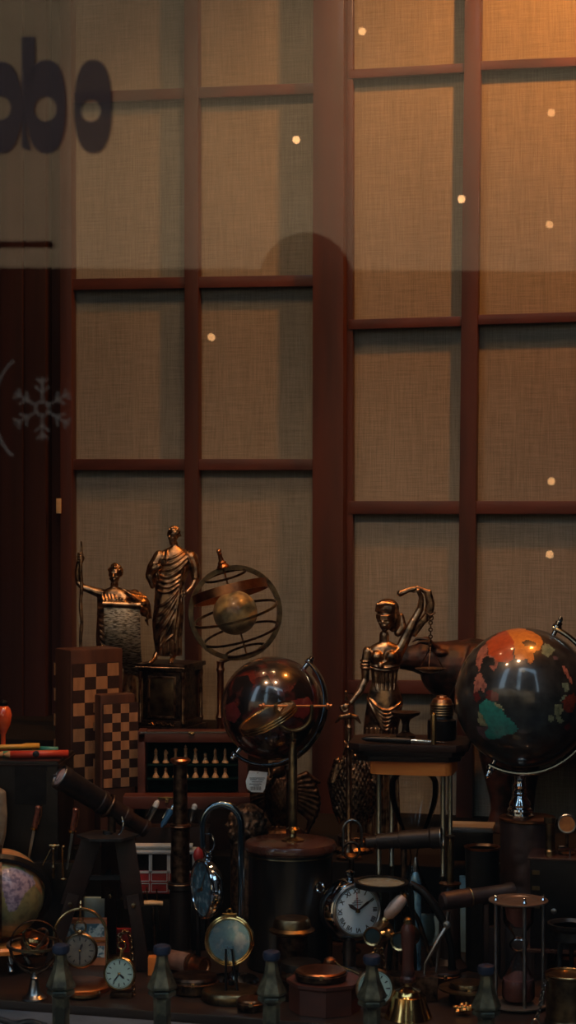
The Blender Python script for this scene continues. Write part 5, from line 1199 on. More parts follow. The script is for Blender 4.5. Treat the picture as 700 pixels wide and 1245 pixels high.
# stand the two openers in a dark rack
cardbox('low black rack holding the letter openers', 58, 1052, 84, black, 16, dep=22, name='opener_rack', cat='rack', D=2.84)
st = thing('drafting_dividers', 'small hanging brass and steel dividers between the two letter openers', 'dividers', f(64, 1100, 0))
g = G(); g.ell(f(66, 1029), (4*s, 2*s, 3*s)); g.tube([f(60, 1028), f(72, 1028)], 1.6*s, 8); part('hinge_bar', g, brass, st)
g = G(); g.tube([f(63, 1031), f(52, 1052)], [1.6*s, .9*s], 8); part('divider_leg', g, chrome, st)
g = G(); g.lathe([(1.2*s, 0), (2.4*s, 4*s), (1.2*s, 8*s), (2.8*s, 14*s), (1.2*s, 18*s), (2.2*s, 24*s), (1*s, 30*s), (2.4*s, 36*s), (.4*s, 40*s)], f(65, 1068), seg=12); part('turned_leg', g, brass_old, st)
g = G(); g.tube([f(76, 1028), f(77, 1070)], 1.4*s, 8); g.ell(f(77, 1030), 2.6*s, u=10, v=8); g.ell(f(77, 1069), (4*s, 2*s, 2*s), u=10, v=8); part('side_rod', g, brass, st)

# ================================================================ FRONT ROW OF ROUND CASES
def puck(lab, x, y, r, h, m, mt, name='round_case', cat='case', knob=0, lip=1, D=None, z=.0005, ridge=0):
    D_ = D or floor_D(y); ff = Fr(D_); s = ff.s; b0 = Vector((ff(x, 0).x, D_, z)); st = thing(name, lab, cat, b0)
    pr = [(r*.94*s, 0), (r*s, 2*s), (r*s, h*.55*s)]
    if lip: pr += [(r*1.05*s, h*.58*s), (r*1.05*s, h*.66*s), (r*s, h*.7*s)]
    g = G(); g.lathe(pr+[(r*.98*s, h*.8*s)], b0, seg=48); part('body', g, m, st)
    g = G(); g.lathe([(r*.98*s, h*.8*s), (r*.99*s, h*.86*s), (r*.93*s, h*s), (r*.6*s, (h+.5)*s), (.3*s, (h+.6)*s)], b0, seg=48)
    if knob: g.lathe([(knob*s, h*s), (knob*s, (h+4)*s), (knob*.6*s, (h+5)*s)], b0, seg=20)
    part('lid', g, mt, st)
    g = G(); g.box(b0+Vector((0, -r*1.03*s, h*.72*s)), (4*s, 2.5*s, 5*s), bev=.0004); part('catch', g, brass, st)
    return st
puck('flat dark round compass case on three little feet beside the leather roll', 236, 1206, 29, 20, bronze_dark, bronze_dark)
puck('copper-lidded eight-sided-base compass case on a reddish box', 390, 1192, 31, 12, bronze_dark, copper, z=.040, D=2.56)
f = Fr(2.56); s = f.s
g = G(); b0 = Vector((f(395, 0).x, 2.565, .0005)); g.lathe([(44*s, 0), (44*s, 30*s), (47*s, 33*s), (47*s, .0390)], b0, seg=8); single('octagonal_box', g, mahog_h, 'eight-sided reddish wooden box under the copper-lidded compass', 'box', smooth=20)
# tiers of dark canisters
st = thing('lidded_canister', 'aged bronze canister with a wide flanged lid in front of the round drum', 'canister', Vector((Fr(2.70)(355, 0).x, 2.70, .0005)))
f = Fr(2.70); s = f.s; b0 = Vector(st.location)
hh = f(0, 1116).z-.0005
g = G(); g.lathe([(24*s, 0), (24*s, 3*s), (19*s, 6*s), (19*s, hh-20*s)], b0, seg=48); part('body', g, bronze_dark, st)
g = G(); g.lathe([(20*s, hh-20*s), (27*s, hh-17*s), (28*s, hh-14*s), (23*s, hh-11*s), (22*s, hh-3*s), (20*s, hh), (.3*s, hh)], b0, seg=48); part('lid', g, brass_old, st)
puck('dark glass-topped compass case in front of the bronze canister', 366, 1197, 26, 44, bronze_dark, black, lip=1, D=2.62)
# little lamp-like brass trinket
f = Fr(2.60); s = f.s
st = thing('brass_trinket', 'tiny brass bell-shaped trinket with a bent wire beside the octagonal box', 'trinket', Vector((f(402, 0).x, 2.66, .0005)))
f = Fr(2.66); s = f.s; b0 = Vector(st.location); hh = f(0, 1172).z-.0005
g = G(); g.lathe([(7*s, 0), (3*s, 3*s), (2*s, 6*s), (2*s, hh-8*s), (8*s, hh-4*s), (9*s, hh), (7*s, hh+6*s), (2*s, hh+9*s)], b0, seg=20); part('body', g, copper, st)
g = G(); t = b0+Z*hh; g.tube([t+Vector((6, -4, 4))*s, t+Vector((14, -6, -2))*s, t+Vector((26, -6, -6))*s, t+Vector((34, -6, -10))*s], 1.2*s, 8); g.tube([t+Vector((20, -8, -5))*s, t+Vector((12, -12, -14))*s, t+Vector((11, -12, -34))*s], .7*s, 6); part('wire', g, brass, st)
# leather roll
f = Fr(2.68); s = f.s
f = Fr(2.76); s = f.s
st = thing('leather_spyglass', 'short tan leather-wrapped spyglass lying on its side', 'spyglass', Vector((f(228, 0).x, 2.76, .0005)))
zc = .0005+12.2*s; a = Vector((f(203, 0).x, 2.78, zc)); b = Vector((f(250, 0).x, 2.735, zc)); dv = (b-a).normalized(); L_ = (b-a).length
tan = mat('tan_leather', (.26, .13, .08), 0, .6, (.15, .07, .045), 80, bump=.4)
g = G(); g.lathe([(11.5*s, 0), (12*s, 1*s), (12*s, L_*.6)], a, dv, 28); part('sleeve', g, tan, st)
g = G(); g.lathe([(10.5*s, L_*.6), (12.2*s, L_*.62), (12.2*s, L_*.68), (10*s, L_*.7), (10*s, L_*.85), (11*s, L_*.88), (11*s, L_), (8*s, L_), (7*s, L_*.97), (.3*s, L_*.97)], a, dv, 28); part('barrel_end', g, copper, st)
g = G(); g.lathe([(11.8*s, -6*s), (12.4*s, -5*s), (12.4*s, 0)], a, dv, 28); part('cap', g, copper, st)
cardbox('small orange-brown wooden block behind the second railing post', 188, 1164, 16, orangewood, 0, dep=14, name='wood_block', cat='block', D=2.74)
cardbox('low reddish wooden slab under the flat compass cases', 256, 1214, 96, mahog_h, 0, dep=30, name='wooden_slab', cat='slab', D=2.555) if False else None

# ================================================================ ALARM CLOCK, MAGNIFIER, OPERA GLASSES
f = Fr(2.72); s = f.s
st = thing('alarm_clock', 'polished chrome ball-shaped desk clock with a white roman-numeral face', 'clock', Vector((f(425, 0).x, 2.76, .0005)))
n_ = Vector((.42, -1, .12)).normalized(); c = f(433, 1107)
g = G(); g.lathe([(30*s, 3*s), (34*s, 1*s), (38*s, -8*s), (39*s, -18*s), (36*s, -32*s), (28*s, -44*s), (14*s, -52*s), (.3*s, -54*s)], c, n_, 56); part('case', g, chrome, st)
g = G(); g.torus(c+n_*3*s, 30.5*s, 2.2*s, n_, seg=56, rs=10); part('bezel', g, steel, st)
rt, u, n = dialparts(c+n_*3.4*s, n_, 29.5*s, st, dialw, 306, 58)
g = G(); q = c+n_*3.4*s+n*.0006; g.prism([q-rt*.4*s+u*2*s, q+rt*.4*s+u*2*s, q+rt*.4*s+u*22*s, q-rt*.4*s+u*22*s], n*.0002); part('second_hand', g, red, st, 'thin red second hand')
g = G()
for k, w_ in enumerate((3, 9, 14, 10)): g.box(q+u*(14.5-2.4*k)*s, (w_*s, .0002, .8*s), Matrix((rt, n, u)).transposed())
part('dial_print', g, ink, st)
g = G(); b0 = Vector((c.x, c.y, 0))-Vector((n_.x, n_.y, 0))*20*s; b0.z = .0005; g.lathe([(26*s, 0), (26*s, 4*s), (12*s, 8*s), (8*s, 12*s), (8*s, c.z-.0005-32*s)], b0, seg=36); part('foot', g, steel, st)
g = G(); tp_ = c-n_*18*s+Z*36*s; g.lathe([(4*s, 0), (4*s, 5*s), (6*s, 7*s), (6*s, 10*s), (2*s, 12*s)], tp_, Z, 20); part('top_knob', g, chrome, st)
g = G(); g.torus(c-n_*24*s+Vector((-34, 0, 26))*s, 6*s, 1.3*s, (-.7, -.7, 0), seg=24, rs=6); part('side_ring', g, chrome, st)
# horn-rimmed hand magnifier tilted in a stand
f = Fr(2.68); s = f.s
st = thing('hand_magnifier', 'dark-rimmed round hand magnifier resting nearly flat with a pale tilted handle', 'magnifier', Vector((f(465, 0).x, 2.70, .0005)))
nn = Vector((.02, -.03, 1)).normalized(); c = f(464, 1076, 8)
g = G(); g.torus(c, 31*s, 1, nn, seg=60, flat=(5*s, 6*s)); part('rim', g, black, st)
g = G(); g.lathe([(.4*s, -3*s), (29*s, -.8*s), (29*s, .8*s), (.4*s, 3*s)], c, nn, 48); part('lens', g, mat('frosted_lens', (.26, .29, .24), 0, .25, (.20, .23, .19), 20, coat=.6), st)
g = G(); a, b = f(490, 1088, -12), f(468, 1112, -18); dv = (b-a).normalized(); L_ = (b-a).length; g.lathe([(5*s, 0), (7.5*s, 4*s), (8.5*s, L_*.5), (7*s, L_*.85), (3*s, L_)], a, dv, 20); part('handle', g, mat('bone_handle', (.42, .36, .33), 0, .35, (.28, .2, .16), 50, coat=.5), st)
g = G(); g.tube([f(488, 1080, 0), a], 3*s, 8); g.tube([b, f(464, 1120, -18)], [4*s, 5*s], 10); part('ferrule', g, brass, st)
yb = f.zpx(.0005)
for x, d, x1 in ((500, 12, 506), (478, 26, 474)): g = G(); g.tube([f(x, 1078, d), f(x1, yb, d+6)], 3.2*s, 10); part('stand_leg', g, black, st)
# opera glasses
f = Fr(2.60); s = f.s
st = thing('opera_glasses', 'pair of brass opera glasses with round open eyepieces', 'opera glasses', Vector((f(470, 0).x, 2.62, .0005)))
n_ = Vector((-.28, -1, .10)).normalized()
for x, y in ((453, 1138), (486, 1144)):
    g = G(); c = f(x, y); g.lathe([(8.6*s, 0), (9.5*s, 2*s), (11.2*s, 3*s), (11.2*s, 0), (10*s, -6*s), (8*s, -14*s), (9*s, -30*s), (13*s, -52*s), (13.5*s, -56*s)], c, n_, 36); part('barrel', g, brass, st)
    g = G(); g.lathe([(8.7*s, .5*s), (.3*s, .2*s)], c, n_, 30); part('eyepiece_lens', g, mat('dark_lens', (.03, .05, .05), 0, .05, (.02, .03, .03), 20, coat=1) if 'dark_lens' not in bpy.data.materials else bpy.data.materials['dark_lens'], st)
g = G(); a, b = f(453, 1138)-n_*14*s, f(486, 1144)-n_*14*s; m_ = (a+b)/2; g.tube([a, m_+Z*6*s, b], 3*s, 10); g.lathe([(4*s, -10*s), (5*s, -8*s), (5*s, 4*s), (3*s, 6*s)], m_+Z*5*s, n_, 18); part('bridge', g, brass, st)
g = G(); m2 = m_-n_*36*s; g.tube([f(462, 1150, 4), f(463, f.zpx(.004), 4)], 2.4*s, 8); g.tube([m2-Z*6*s, Vector((m2.x, m2.y, .004))], 4*s, 8); g.box(Vector(((f(463, 0, 0).x+m2.x)/2, (f(463, 0, 4).y+m2.y)/2, .003)), (20*s, 60*s, .005), bev=.001); part('support', g, bronze_dark, st)
# pocket watch behind finial
f = Fr(2.52); s = f.s
st = thing('pocket_watch', 'brass pocket watch with pale green dial partly hidden by the fourth railing post', 'watch', Vector((f(455, 0).x, 2.53, .0005)))
n_ = Vector((.06, -1, .1)).normalized(); c = ringcase(f, 456, 1202, 22, n_, st, bronze)
dialparts(c-n_*.3*s, n_, 20.5*s, st, dialg, 70, 250, numerals=False)
g = G(); g.tube([f(455, 1181, 3), f(455, 1172, 3)], 2.4*s, 10); g.torus(f(455, 1165, 3), 6*s, 1.3*s, (0, -1, 0), seg=24, rs=6); part('crown', g, brass, st)
g = G(); chain(g, [f(455, 1160, 3), f(458, 1152, 4), f(464, 1156, 6), f(466, 1170, 8), f(470, 1200, 10)], 2.6*s, .8*s); part('chain', g, brass_old, st)
g = G(); g.box(Vector((c.x, c.y+10*s, .0035)), (26*s, 22*s, 6*s), bev=.0006); g.tube([Vector((c.x, c.y+13*s, .004)), c+Vector((0, 9*s, 0))], 2*s, 8); part('prop', g, bronze_dark, st)
# hand bell
f = Fr(2.47); s = f.s; bz = -.0095
b0 = Vector((f(499, 0).x, 2.525, .0005)); f = Fr(2.525); s = f.s
st = thing('hand_bell', 'polished brass hand bell with a turned reddish wooden handle', 'bell', b0)
zb_ = f(0, 1205).z
g = G(); g.lathe([(30*s, 0), (29*s, 3*s), (25*s, 12*s), (21*s, 26*s), (19*s, zb_-.0005-4*s), (16*s, zb_-.0005+1*s), (8*s, zb_-.0005+4*s), (5*s, zb_-.0005+6*s), (5*s, zb_-.0005+11*s)], b0, seg=56); part('bell_body', g, gold, st)
g = G(); t = b0+Z*(zb_-.0005+10*s); g.lathe([(6*s, 0), (9*s, 2*s), (9.5*s, 6*s), (7.5*s, 9*s), (8.5*s, 12*s), (8*s, 16*s), (7*s, 20*s), (7*s, 38*s), (8.5*s, 52*s), (8.5*s, 62*s), (7*s, 68*s), (5*s, 72*s)], t, seg=32); part('handle', g, mahog_h, st)
g = G(); g.lathe([(4*s, 70*s), (5.4*s, 73*s), (4.6*s, 78*s), (1.5*s, 80*s)], t, seg=20); part('handle_cap', g, brass, st)

# ================================================================ CENTRE-RIGHT: TELESCOPE, CANDLESTICK, DIVIDERS, CANISTERS
f = Fr(2.765); s = f.s
st = thing('desk_telescope', 'black telescope lying nearly level across the tall hourglass rods', 'telescope', Vector((f(495, 0).x, 2.765, .0005)))
a, b = f(536, 1017, -8), f(446, 1026, 12); dv = (b-a).normalized(); L_ = (b-a).length
g = G(); g.lathe([(10*s, 4*s), (12.5*s, 3*s), (13*s, 0), (13*s, 12*s), (11.5*s, 14*s), (11.5*s, L_*.55), (10*s, L_*.56), (9.5*s, L_*.85), (7*s, L_*.86), (7*s, L_)], a, dv, 32); part('tube', g, leather_d, st)
g = G(); g.lathe([(11*s, 3*s), (.3*s, 1.5*s)], a, dv, 30); part('lens', g, bpy.data.materials['dark_lens'], st)
g = G(); g.torus(a, 12.6*s, .7*s, dv, seg=40, rs=6); part('rim', g, steel, st)
g = G(); yb = f.zpx(.0005); m_ = (a+b)/2
g.tube([m_-Z*10*s, Vector((m_.x, m_.y, .11))], 4*s, 12); part('post', g, bronze_dark, st)
for x, d in ((-34, -8), (36, -8), (0, 26)):
    g = G(); g.tube([Vector((m_.x, m_.y, .112)), Vector((m_.x+x*.5*s, m_.y+d*.5*s, .07)), Vector((m_.x+x*s, m_.y+d*s, .003))], [3.5*s, 3*s, 3.4*s], 10); part('leg', g, bronze_dark, st)
# padlock-like hooked ring
f = Fr(2.80); s = f.s
st = thing('iron_padlock', 'dark iron shackle-shaped hook left of the black telescope', 'padlock', Vector((f(428, 0).x, 2.86, .0005)))
f = Fr(2.88); s = f.s
st.location.y = 2.88; st.location.x = f(428, 0).x
g = G(); g.tube([f(417, 1040), f(417, 1012)]+arc((428, 1010), 11, 180, 0, 12, 0, f, 13)+[f(439, 1012), f(440, 1030)], 1.8*s, 10); part('shackle', g, steel, st)
g = G(); g.torus(f(427, 1034), 10*s, 1.8*s, (0, -1, 0), seg=30, rs=8); g.lathe([(12*s, 0), (12*s, 3*s), (4*s, 7*s), (3*s, 20*s), (3.4*s, f(0, 1044).z-.0005)], Vector((f(427, 0).x, 2.88, .0005)), seg=20); part('stand', g, bronze_dark, st)
# brass candlestick on wooden foot
f = Fr(2.78); s = f.s; b0 = Vector((f(547, 0).x, 2.78, .0005)); zt1 = f(0, 1016).z-.0005; zm1 = f(0, 1076).z-.0005; zb1 = f(0, 1140).z-.0005
st = thing('brass_candlestick', 'upright brass tube with a flared drip ring on a thick dark wooden shaft', 'candlestick', b0)
g = G(); g.lathe([(22*s, 0), (22*s, 4*s), (18*s, 8*s), (13*s, 14*s), (12*s, zm1-12*s), (9*s, zm1-5*s), (7*s, zm1)], b0, seg=32); part('shaft', g, walnut_d, st)
g = G(); g.lathe([(4*s, zm1-1*s), (13*s, zm1+1*s), (13.5*s, zm1+2.5*s), (5*s, zm1+4*s)], b0, seg=36); part('drip_ring', g, copper, st)
g = G(); g.lathe([(5*s, zm1+3*s), (5*s, zt1-3*s), (6*s, zt1-2*s), (6*s, zt1)], b0, seg=28); part('tube', g, brass_old, st)
# spyglass lying behind the small hourglass
f = Fr(2.69); s = f.s; a, b = Vector((f(537, 0).x, 2.70, f(0, 1098).z)), Vector((f(628, 0).x, 2.74, f(0, 1092).z)); dv = (b-a).normalized(); L_ = (b-a).length
st = thing('lying_spyglass', 'dark brown leather spyglass resting sideways behind the small red hourglass', 'spyglass', Vector((f(580, 0).x, 2.72, .0005)))
g = G(); g.lathe([(8*s, 0), (11*s, 3*s), (11.5*s, L_*.38), (10*s, L_*.4), (10*s, L_*.9), (11*s, L_*.92), (11*s, L_)], a, dv, 28); part('tube', g, leather, st)
g = G(); g.torus(a+dv*L_*.39, 11.5*s, 1*s, dv, seg=32, rs=6); part('band', g, brass_old, st)
for q in (.62, .85):
    g = G(); p = a+dv*L_*q; g.box(Vector((p.x, p.y, (p.z-10*s)/2)), (6*s, 22*s, p.z-10*s), bev=.0008); part('support', g, walnut_d, st)
# dividers (steel)
f = Fr(2.62); s = f.s
st = thing('steel_dividers', 'pair of thin steel compasses standing open beside the bell handle', 'dividers', Vector((f(525, 0).x, 2.62, .0005)))
yb = f.zpx(.0015)
for x, q in ((513, -2), (528, 6)):
    g = G(); g.tube([f(543, 1126, 0), f(534, 1140, q*.3), f(x+4, 1170, q), f(x, yb-2, q)], [2.4*s, 2.6*s, 1.8*s, .8*s], 8); part('divider_leg', g, steel, st)
g = G(); g.lathe([(2*s, -4*s), (4.5*s, -3*s), (4.5*s, 3*s), (2*s, 4*s)], f(543, 1124), (0, -1, 0), 18); g.tube([f(543, 1122), f(545, 1108)], 2*s, 8); part('hinge', g, steel, st)
# curved black lamp-like arm
g = G(); f = Fr(2.70); s = f.s; yb = f.zpx(.0005)
g.tube([f(498, 1074, 0), f(512, 1082, -2), f(528, 1100, -4), f(540, 1122, -4), f(548, 1150, -2), f(550, yb, 0)], [4*s, 5.5*s, 5.5*s, 5*s, 4*s, 6*s], 14)
single('curved_black_arm', g, black, 'curved black metal arm bending down right of the clock', 'stand')
# blue glass drop bottle
f = Fr(2.77); s = f.s
st = thing('blue_bottle', 'slim pale blue glass bottle with a silver neck behind the curved black arm', 'bottle', Vector((f(505, 0).x, 2.77, .0005)))
b0 = Vector(st.location); hh = f(0, 1056).z-.0005
g = G(); g.lathe([(6*s, 0), (7*s, 3*s), (7*s, hh-16*s), (3*s, hh-4*s)], b0, seg=24); part('bottle_body', g, mat('blue_glass', (.16, .36, .50), .3, .12, (.05, .13, .2), 60, coat=1, ramp=(.4, .6)), st)
g = G(); g.lathe([(2.6*s, hh-5*s), (2.8*s, hh), (2*s, hh+12*s), (1*s, hh+14*s)], b0, seg=16); part('neck', g, steel, st)
cardbox('pale grey box behind the bell handle', 517, 1114, 34, bluegrey, 0, dep=16, D=2.84)
cardbox('narrow pale blue-grey strip box behind the candlestick', 565, 1066, 12, bluegrey, 0, dep=8, D=2.88, name='narrow_box')
cardbox('tall pale grey-green strip box between the dark cup and the leather drum', 607, 1050, 11, bluegrey, 0, dep=8, D=2.93, name='narrow_box', z=.1205)
# grey book on dark blocks
f = Fr(2.92); s = f.s
cardbox('square black pedestal under the thin white book', 575, 1012, 50, black, 0, dep=40, D=2.955, name='pedestal_block', cat='block', z=.1205)
g = G(); c = Fr(2.955)(575, 1007, 20); c.z = Fr(2.955)(0, 1012).z+.0042; g.box(c, (56*s, 44*s, .0075), Matrix.Rotation(R(-10), 3, 'Z'), .0008); o_ = single('white_book', g, mat('book_pages', (.24, .26, .27), 0, .7, (.18, .19, .20), 8, stretch=(1, 1, 90)), 'thin white-edged book on the black pedestal beside the brass tube', 'book')
# black cup with copper rim
f = Fr(2.78); s = f.s; b0 = Vector((0, 2.78, .0005)); hh = f(0, 1029).z-.0005; b0.x = f(586, 0).x
st = thing('black_beaker', 'tall black tapered beaker with a copper rim', 'beaker', b0)
g = G(); g.lathe([(20*s, 0), (20*s, hh*.6), (21*s, hh-3*s)], b0, seg=40); part('beaker_body', g, black, st)
g = G(); g.lathe([(21*s, hh-3*s), (22.5*s, hh), (20*s, hh), (19*s, hh-4*s), (.3*s, hh-8*s)], b0, seg=40); part('rim', g, copper, st)
# leather drum under the big globe
f = Fr(2.83); s = f.s; ztop = f(632, 992.3).z
st = thing('leather_drum', 'wrinkled dark brown leather-covered drum carrying the gemstone globe', 'drum', Vector((f(640, 0).x, 2.83, .0005)))
g = G(); rings = []; b0 = Vector((f(641, 0).x, 2.83, 0)); nz = 40
for i in range(nz+1):
    z = .0005+(ztop-.006-.0005)*i/nz; ring = []
    for k in range(72):
        a = 2*math.pi*k/72; rr_ = 33+1.3*noise.noise(Vector((a*2.2, z*160, 1)))+.8*noise.noise(Vector((math.cos(a)*6, math.sin(a)*6, z*300)))
        ring.append(b0+Vector((math.cos(a)*rr_*s, math.sin(a)*rr_*s, z)))
    rings.append(ring)
g.loft(rings); part('leather_body', g, leather, st)
g = G(); g.lathe([(33*s, ztop-.006), (35*s, ztop-.0045), (35*s, ztop-.0015), (33*s, ztop-.0003), (.3*s, ztop-.0003)], Vector((b0.x, b0.y, 0)), seg=64); part('copper_top', g, copper, st)

# ================================================================ RIGHT EDGE
f = Fr(2.70); s = f.s; zt1 = f(0, 1047).z
st = thing('dark_cabinet', 'dark wooden cabinet box with a keyhole at the right edge', 'cabinet', Vector((f(684, 0).x, 2.80, .0005)))
RC = Matrix.Rotation(R(-12), 3, 'Z')
g = G(); c = f(688, 1100, 34); c.z = (.045+zt1)/2; g.box(c, (74*s, 60*s, zt1-.045), RC, .001); part('body', g, black, st)
g = G(); c2 = c.copy(); c2.z = zt1+.0015; g.box(c2, (80*s, 66*s, .003), RC, .001); part('top', g, lid_m, st)
g = G(); c3 = c.copy(); c3.z = .0425; g.box(c3, (82*s, 68*s, .005), RC, .001); part('plinth', g, lid_m, st)
g = G(); p = c+RC @ Vector((-8*s, -30.4*s, -(8)*s)); g.lathe([(3.5*s, 0), (3.5*s, 1.2*s), (1.5*s, 2*s)], p, RC @ Vector((0, -1, 0)), 18); part('keyhole', g, steel, st)
for q in (-1, 1):
    for w_ in (-1, 1): g = G(); g.box(c3+RC @ Vector((q*34*s, w_*28*s, 0))-Z*.0215, (6*s, 6*s, .0385), RC, .0006); part('foot', g, walnut_d, st)
for y in (1062, 1081, 1103):
    g = G(); g.box(f(652, y, 6), (9*s, 2*s, 5*s), RC); part('edge_clip', g, brass_old, st)
g = G(); f2 = Fr(2.72); b0 = Vector((f2(670, 0).x, 2.735, zt1+.0031)); s2 = f2.s; hh = f2(0, 996).z-b0.z
g.lathe([(6.5*s2, 0), (6.5*s2, 4*s2), (5*s2, 6*s2), (5*s2, hh-14*s2), (6*s2, hh-12*s2), (6*s2, hh-8*s2), (7.5*s2, hh-6*s2), (7.5*s2, hh)], b0, seg=28); single('brass_cylinder', g, brass_old, 'small dull brass cylinder standing on the dark cabinet', 'cylinder')
g = G(); c = f2(691, 1004, 14); r_ = 10.5*s2; g.torus(c, r_, 1.5*s2, (-.15, -1, .1), seg=44, rs=8)
st = thing('ring_magnifier', 'upright ring-shaped magnifier with a brown disc at the right edge', 'magnifier', Vector((c.x, c.y, zt1+.0031)))
part('ring', g, steel, st)
g = G(); g.lathe([(9.6*s2, -.8*s2), (9.6*s2, .8*s2)], c, (-.15, -1, .1), 40); part('disc', g, copper, st)
g = G(); g.tube([c-Z*11*s2, Vector((c.x, c.y, zt1+.006))], 2*s2, 10); g.lathe([(10*s2, 0), (10*s2, 2*s2), (3*s2, 5*s2)], Vector((c.x, c.y, zt1+.0032)), seg=28); part('foot', g, bronze_dark, st)
g = G(); a = f2(678, 1029, -8); a.z = zt1+.016; g.tube([a, a+Vector((6, 1, 0))*s2, a+Vector((9, 1, -1))*s2, a+Vector((22, 3, -2))*s2], [2.6*s2, 2.6*s2, 1*s2, .8*s2], 8); g.box(a+Vector((14, 2, -7))*s2, (3*s2, 3*s2, a.z-zt1-.0035-2*s2), None) if False else None
g.tube([a+Vector((14, 2, -1.5))*s2, Vector((a.x+14*s2, a.y+2*s2, zt1+.0034))], 1*s2, 6)
single('silver_glint', g, chrome, 'tiny silver lever modelled as a thin bar on the dark cabinet', 'glint')  # a highlight on the cabinet, shaped as a small chrome rod
# trivet with glow
f = Fr(2.62); s = f.s
st = thing('footed_dish', 'small dark footed dish with a copper centre in front of the dark cabinet', 'dish', Vector((f(694, 0).x, 2.62, .0005)))
b0 = Vector(st.location); hh = f(0, 1122).z-.0005
g = G(); g.lathe([(22*s, hh-9*s), (28*s, hh-4*s), (29*s, hh), (26*s, hh), (23*s, hh-4*s)], b0, seg=44); g.lathe([(16*s, hh-22*s), (22*s, hh-20*s), (22*s, hh-8*s), (.3*s, hh-8*s)], b0, seg=44); part('bowl', g, iron, st)
g = G(); g.lathe([(23*s, hh-4*s), (.3*s, hh-5*s)], b0, seg=40); part('copper_inlay', g, copper, st)
for k in range(3):
    a = R(200+120*k); g = G(); p = b0+Vector((math.cos(a)*14*s, math.sin(a)*14*s, 0)); g.tube([p+Z*(hh-21*s), p+Z*(hh-40*s)+Vector((math.cos(a), math.sin(a), 0))*2*s, p+Z*.002], [4*s, 3*s, 4*s], 10); part('foot', g, iron, st)
# reddish book stack behind
f = Fr(2.70); s = f.s
cardbox('reddish-brown box behind the small red hourglass', 628, 1128, 76, leather, 0, dep=20, D=2.745, name='leather_box')

# small red-sand hourglass
f = Fr(2.56); s = f.s; b0 = Vector((f(630, 0).x, 2.575, .0005)); f = Fr(2.575); s = f.s; b0.x = f(630, 0).x
zt1 = f(0, 1093).z-.0005; zb1 = 5*s
st = thing('red_hourglass', 'small hourglass with red sand between round pale metal plates and three rods', 'hourglass', b0)
for nm, z_ in (('top_plate', zt1-3*s), ('bottom_plate', 3*s)):
    g = G(); g.lathe([(33*s, z_-1*s), (36*s, z_+.5*s), (36*s, z_+2*s), (33*s, z_+3*s), (22*s, z_+3*s), (21*s, z_+2*s), (.3*s, z_+2*s)], b0, seg=56); part(nm, g, mat('dull_plate', (.24, .19, .15), .7, .4, (.18, .14, .11), 60) if 'dull_plate' not in bpy.data.materials else bpy.data.materials['dull_plate'], st)
for a in (203, 277, 337):
    p = b0+Vector((math.cos(R(a))*31*s, math.sin(R(a))*31*s, 0))
    g = G(); g.lathe([(2.3*s, 2*s), (2.3*s, zt1)], p, seg=14); part('rod', g, steel, st)
    g = G(); g.lathe([(2*s, zt1), (3*s, zt1+1.5*s), (1.6*s, zt1+3.5*s), (2.4*s, zt1+6*s), (.6*s, zt1+8*s)], p, seg=14); part('rod_finial', g, chrome, st)
hb = (zt1-9*s)/2; zm = 6*s+hb; pr = []
for k in range(49):
    t = k/48; q = abs(t*2-1)
    r = 3+17*min(1, (q/.62))**.9 if q < .62 else 20
    if .0 < q < .16: r = 3+7*math.sin(q/.16*math.pi/2) if t > .5 else 3+5*q/.16
    if t > .5 and q < .30: r = 3+8.5*math.sin(min(1, q/.27)*math.pi)**.6 if q < .27 else 5
    if t > .5 and q >= .30: r = 5+14*min(1, (q-.30)/.3)
    if q > .88: r = r*math.sqrt(max(.25, 1-((q-.88)/.12)**2*.6))
    pr.append((r*s, 6*s+t*2*hb))
g = G(); g.lathe(pr, b0, seg=40); part('glass_bulb', g, clear, st)
g = G(); g.lathe([(16.5*s, 9*s), (18.6*s, 14*s), (18.4*s, 14*s+hb*.34), (6*s, 14*s+hb*.46), (.3*s, 14*s+hb*.48)], b0, seg=36); part('lower_sand', g, sand, st)
g = G(); g.lathe([(5*s, 6*s+hb*1.5), (14*s, 6*s+hb*1.66), (17*s, 6*s+hb*1.9), (16*s, 6*s+hb*1.93), (.3*s, 6*s+hb*1.93)], b0, seg=36); part('upper_sand', g, sand, st)
# brass tumbler at the corner
f = Fr(2.47); s = f.s; b0 = Vector((f(688, 0).x, 2.50, .0005)); f = Fr(2.50); s = f.s; b0.x = f(690, 0).x; hh = f(0, 1184).z-.0005
st = thing('bronze_tumbler', 'open bronze tumbler at the lower right corner with a pale rim', 'tumbler', b0)
g = G(); g.lathe([(28*s, 0), (28*s, 3*s), (26.5*s, 5*s), (27*s, hh-4*s), (28*s, hh-2*s)], b0, seg=56); g.lathe([(25*s, 4*s), (25*s, hh-2*s), (25*s, hh-1*s)], b0, seg=56); part('tumbler_body', g, brass_old, st)
g = G(); g.torus(b0+Z*hh, 27*s, 1.5*s, seg=60, rs=10); part('rim', g, brass, st)
g = G(); chain(g, [f(661, 1192, -6), f(658, 1205, -8), f(655, 1222, -8), f(652, 1236, -6)], 2.4*s, .9*s); g.torus(f(650, 1243, -6), 5*s, 1.2*s, (0, -1, 0), seg=24, rs=6)
single('watch_chain', g, steel, 'short twisted steel chain hanging beside the bronze tumbler', 'chain')
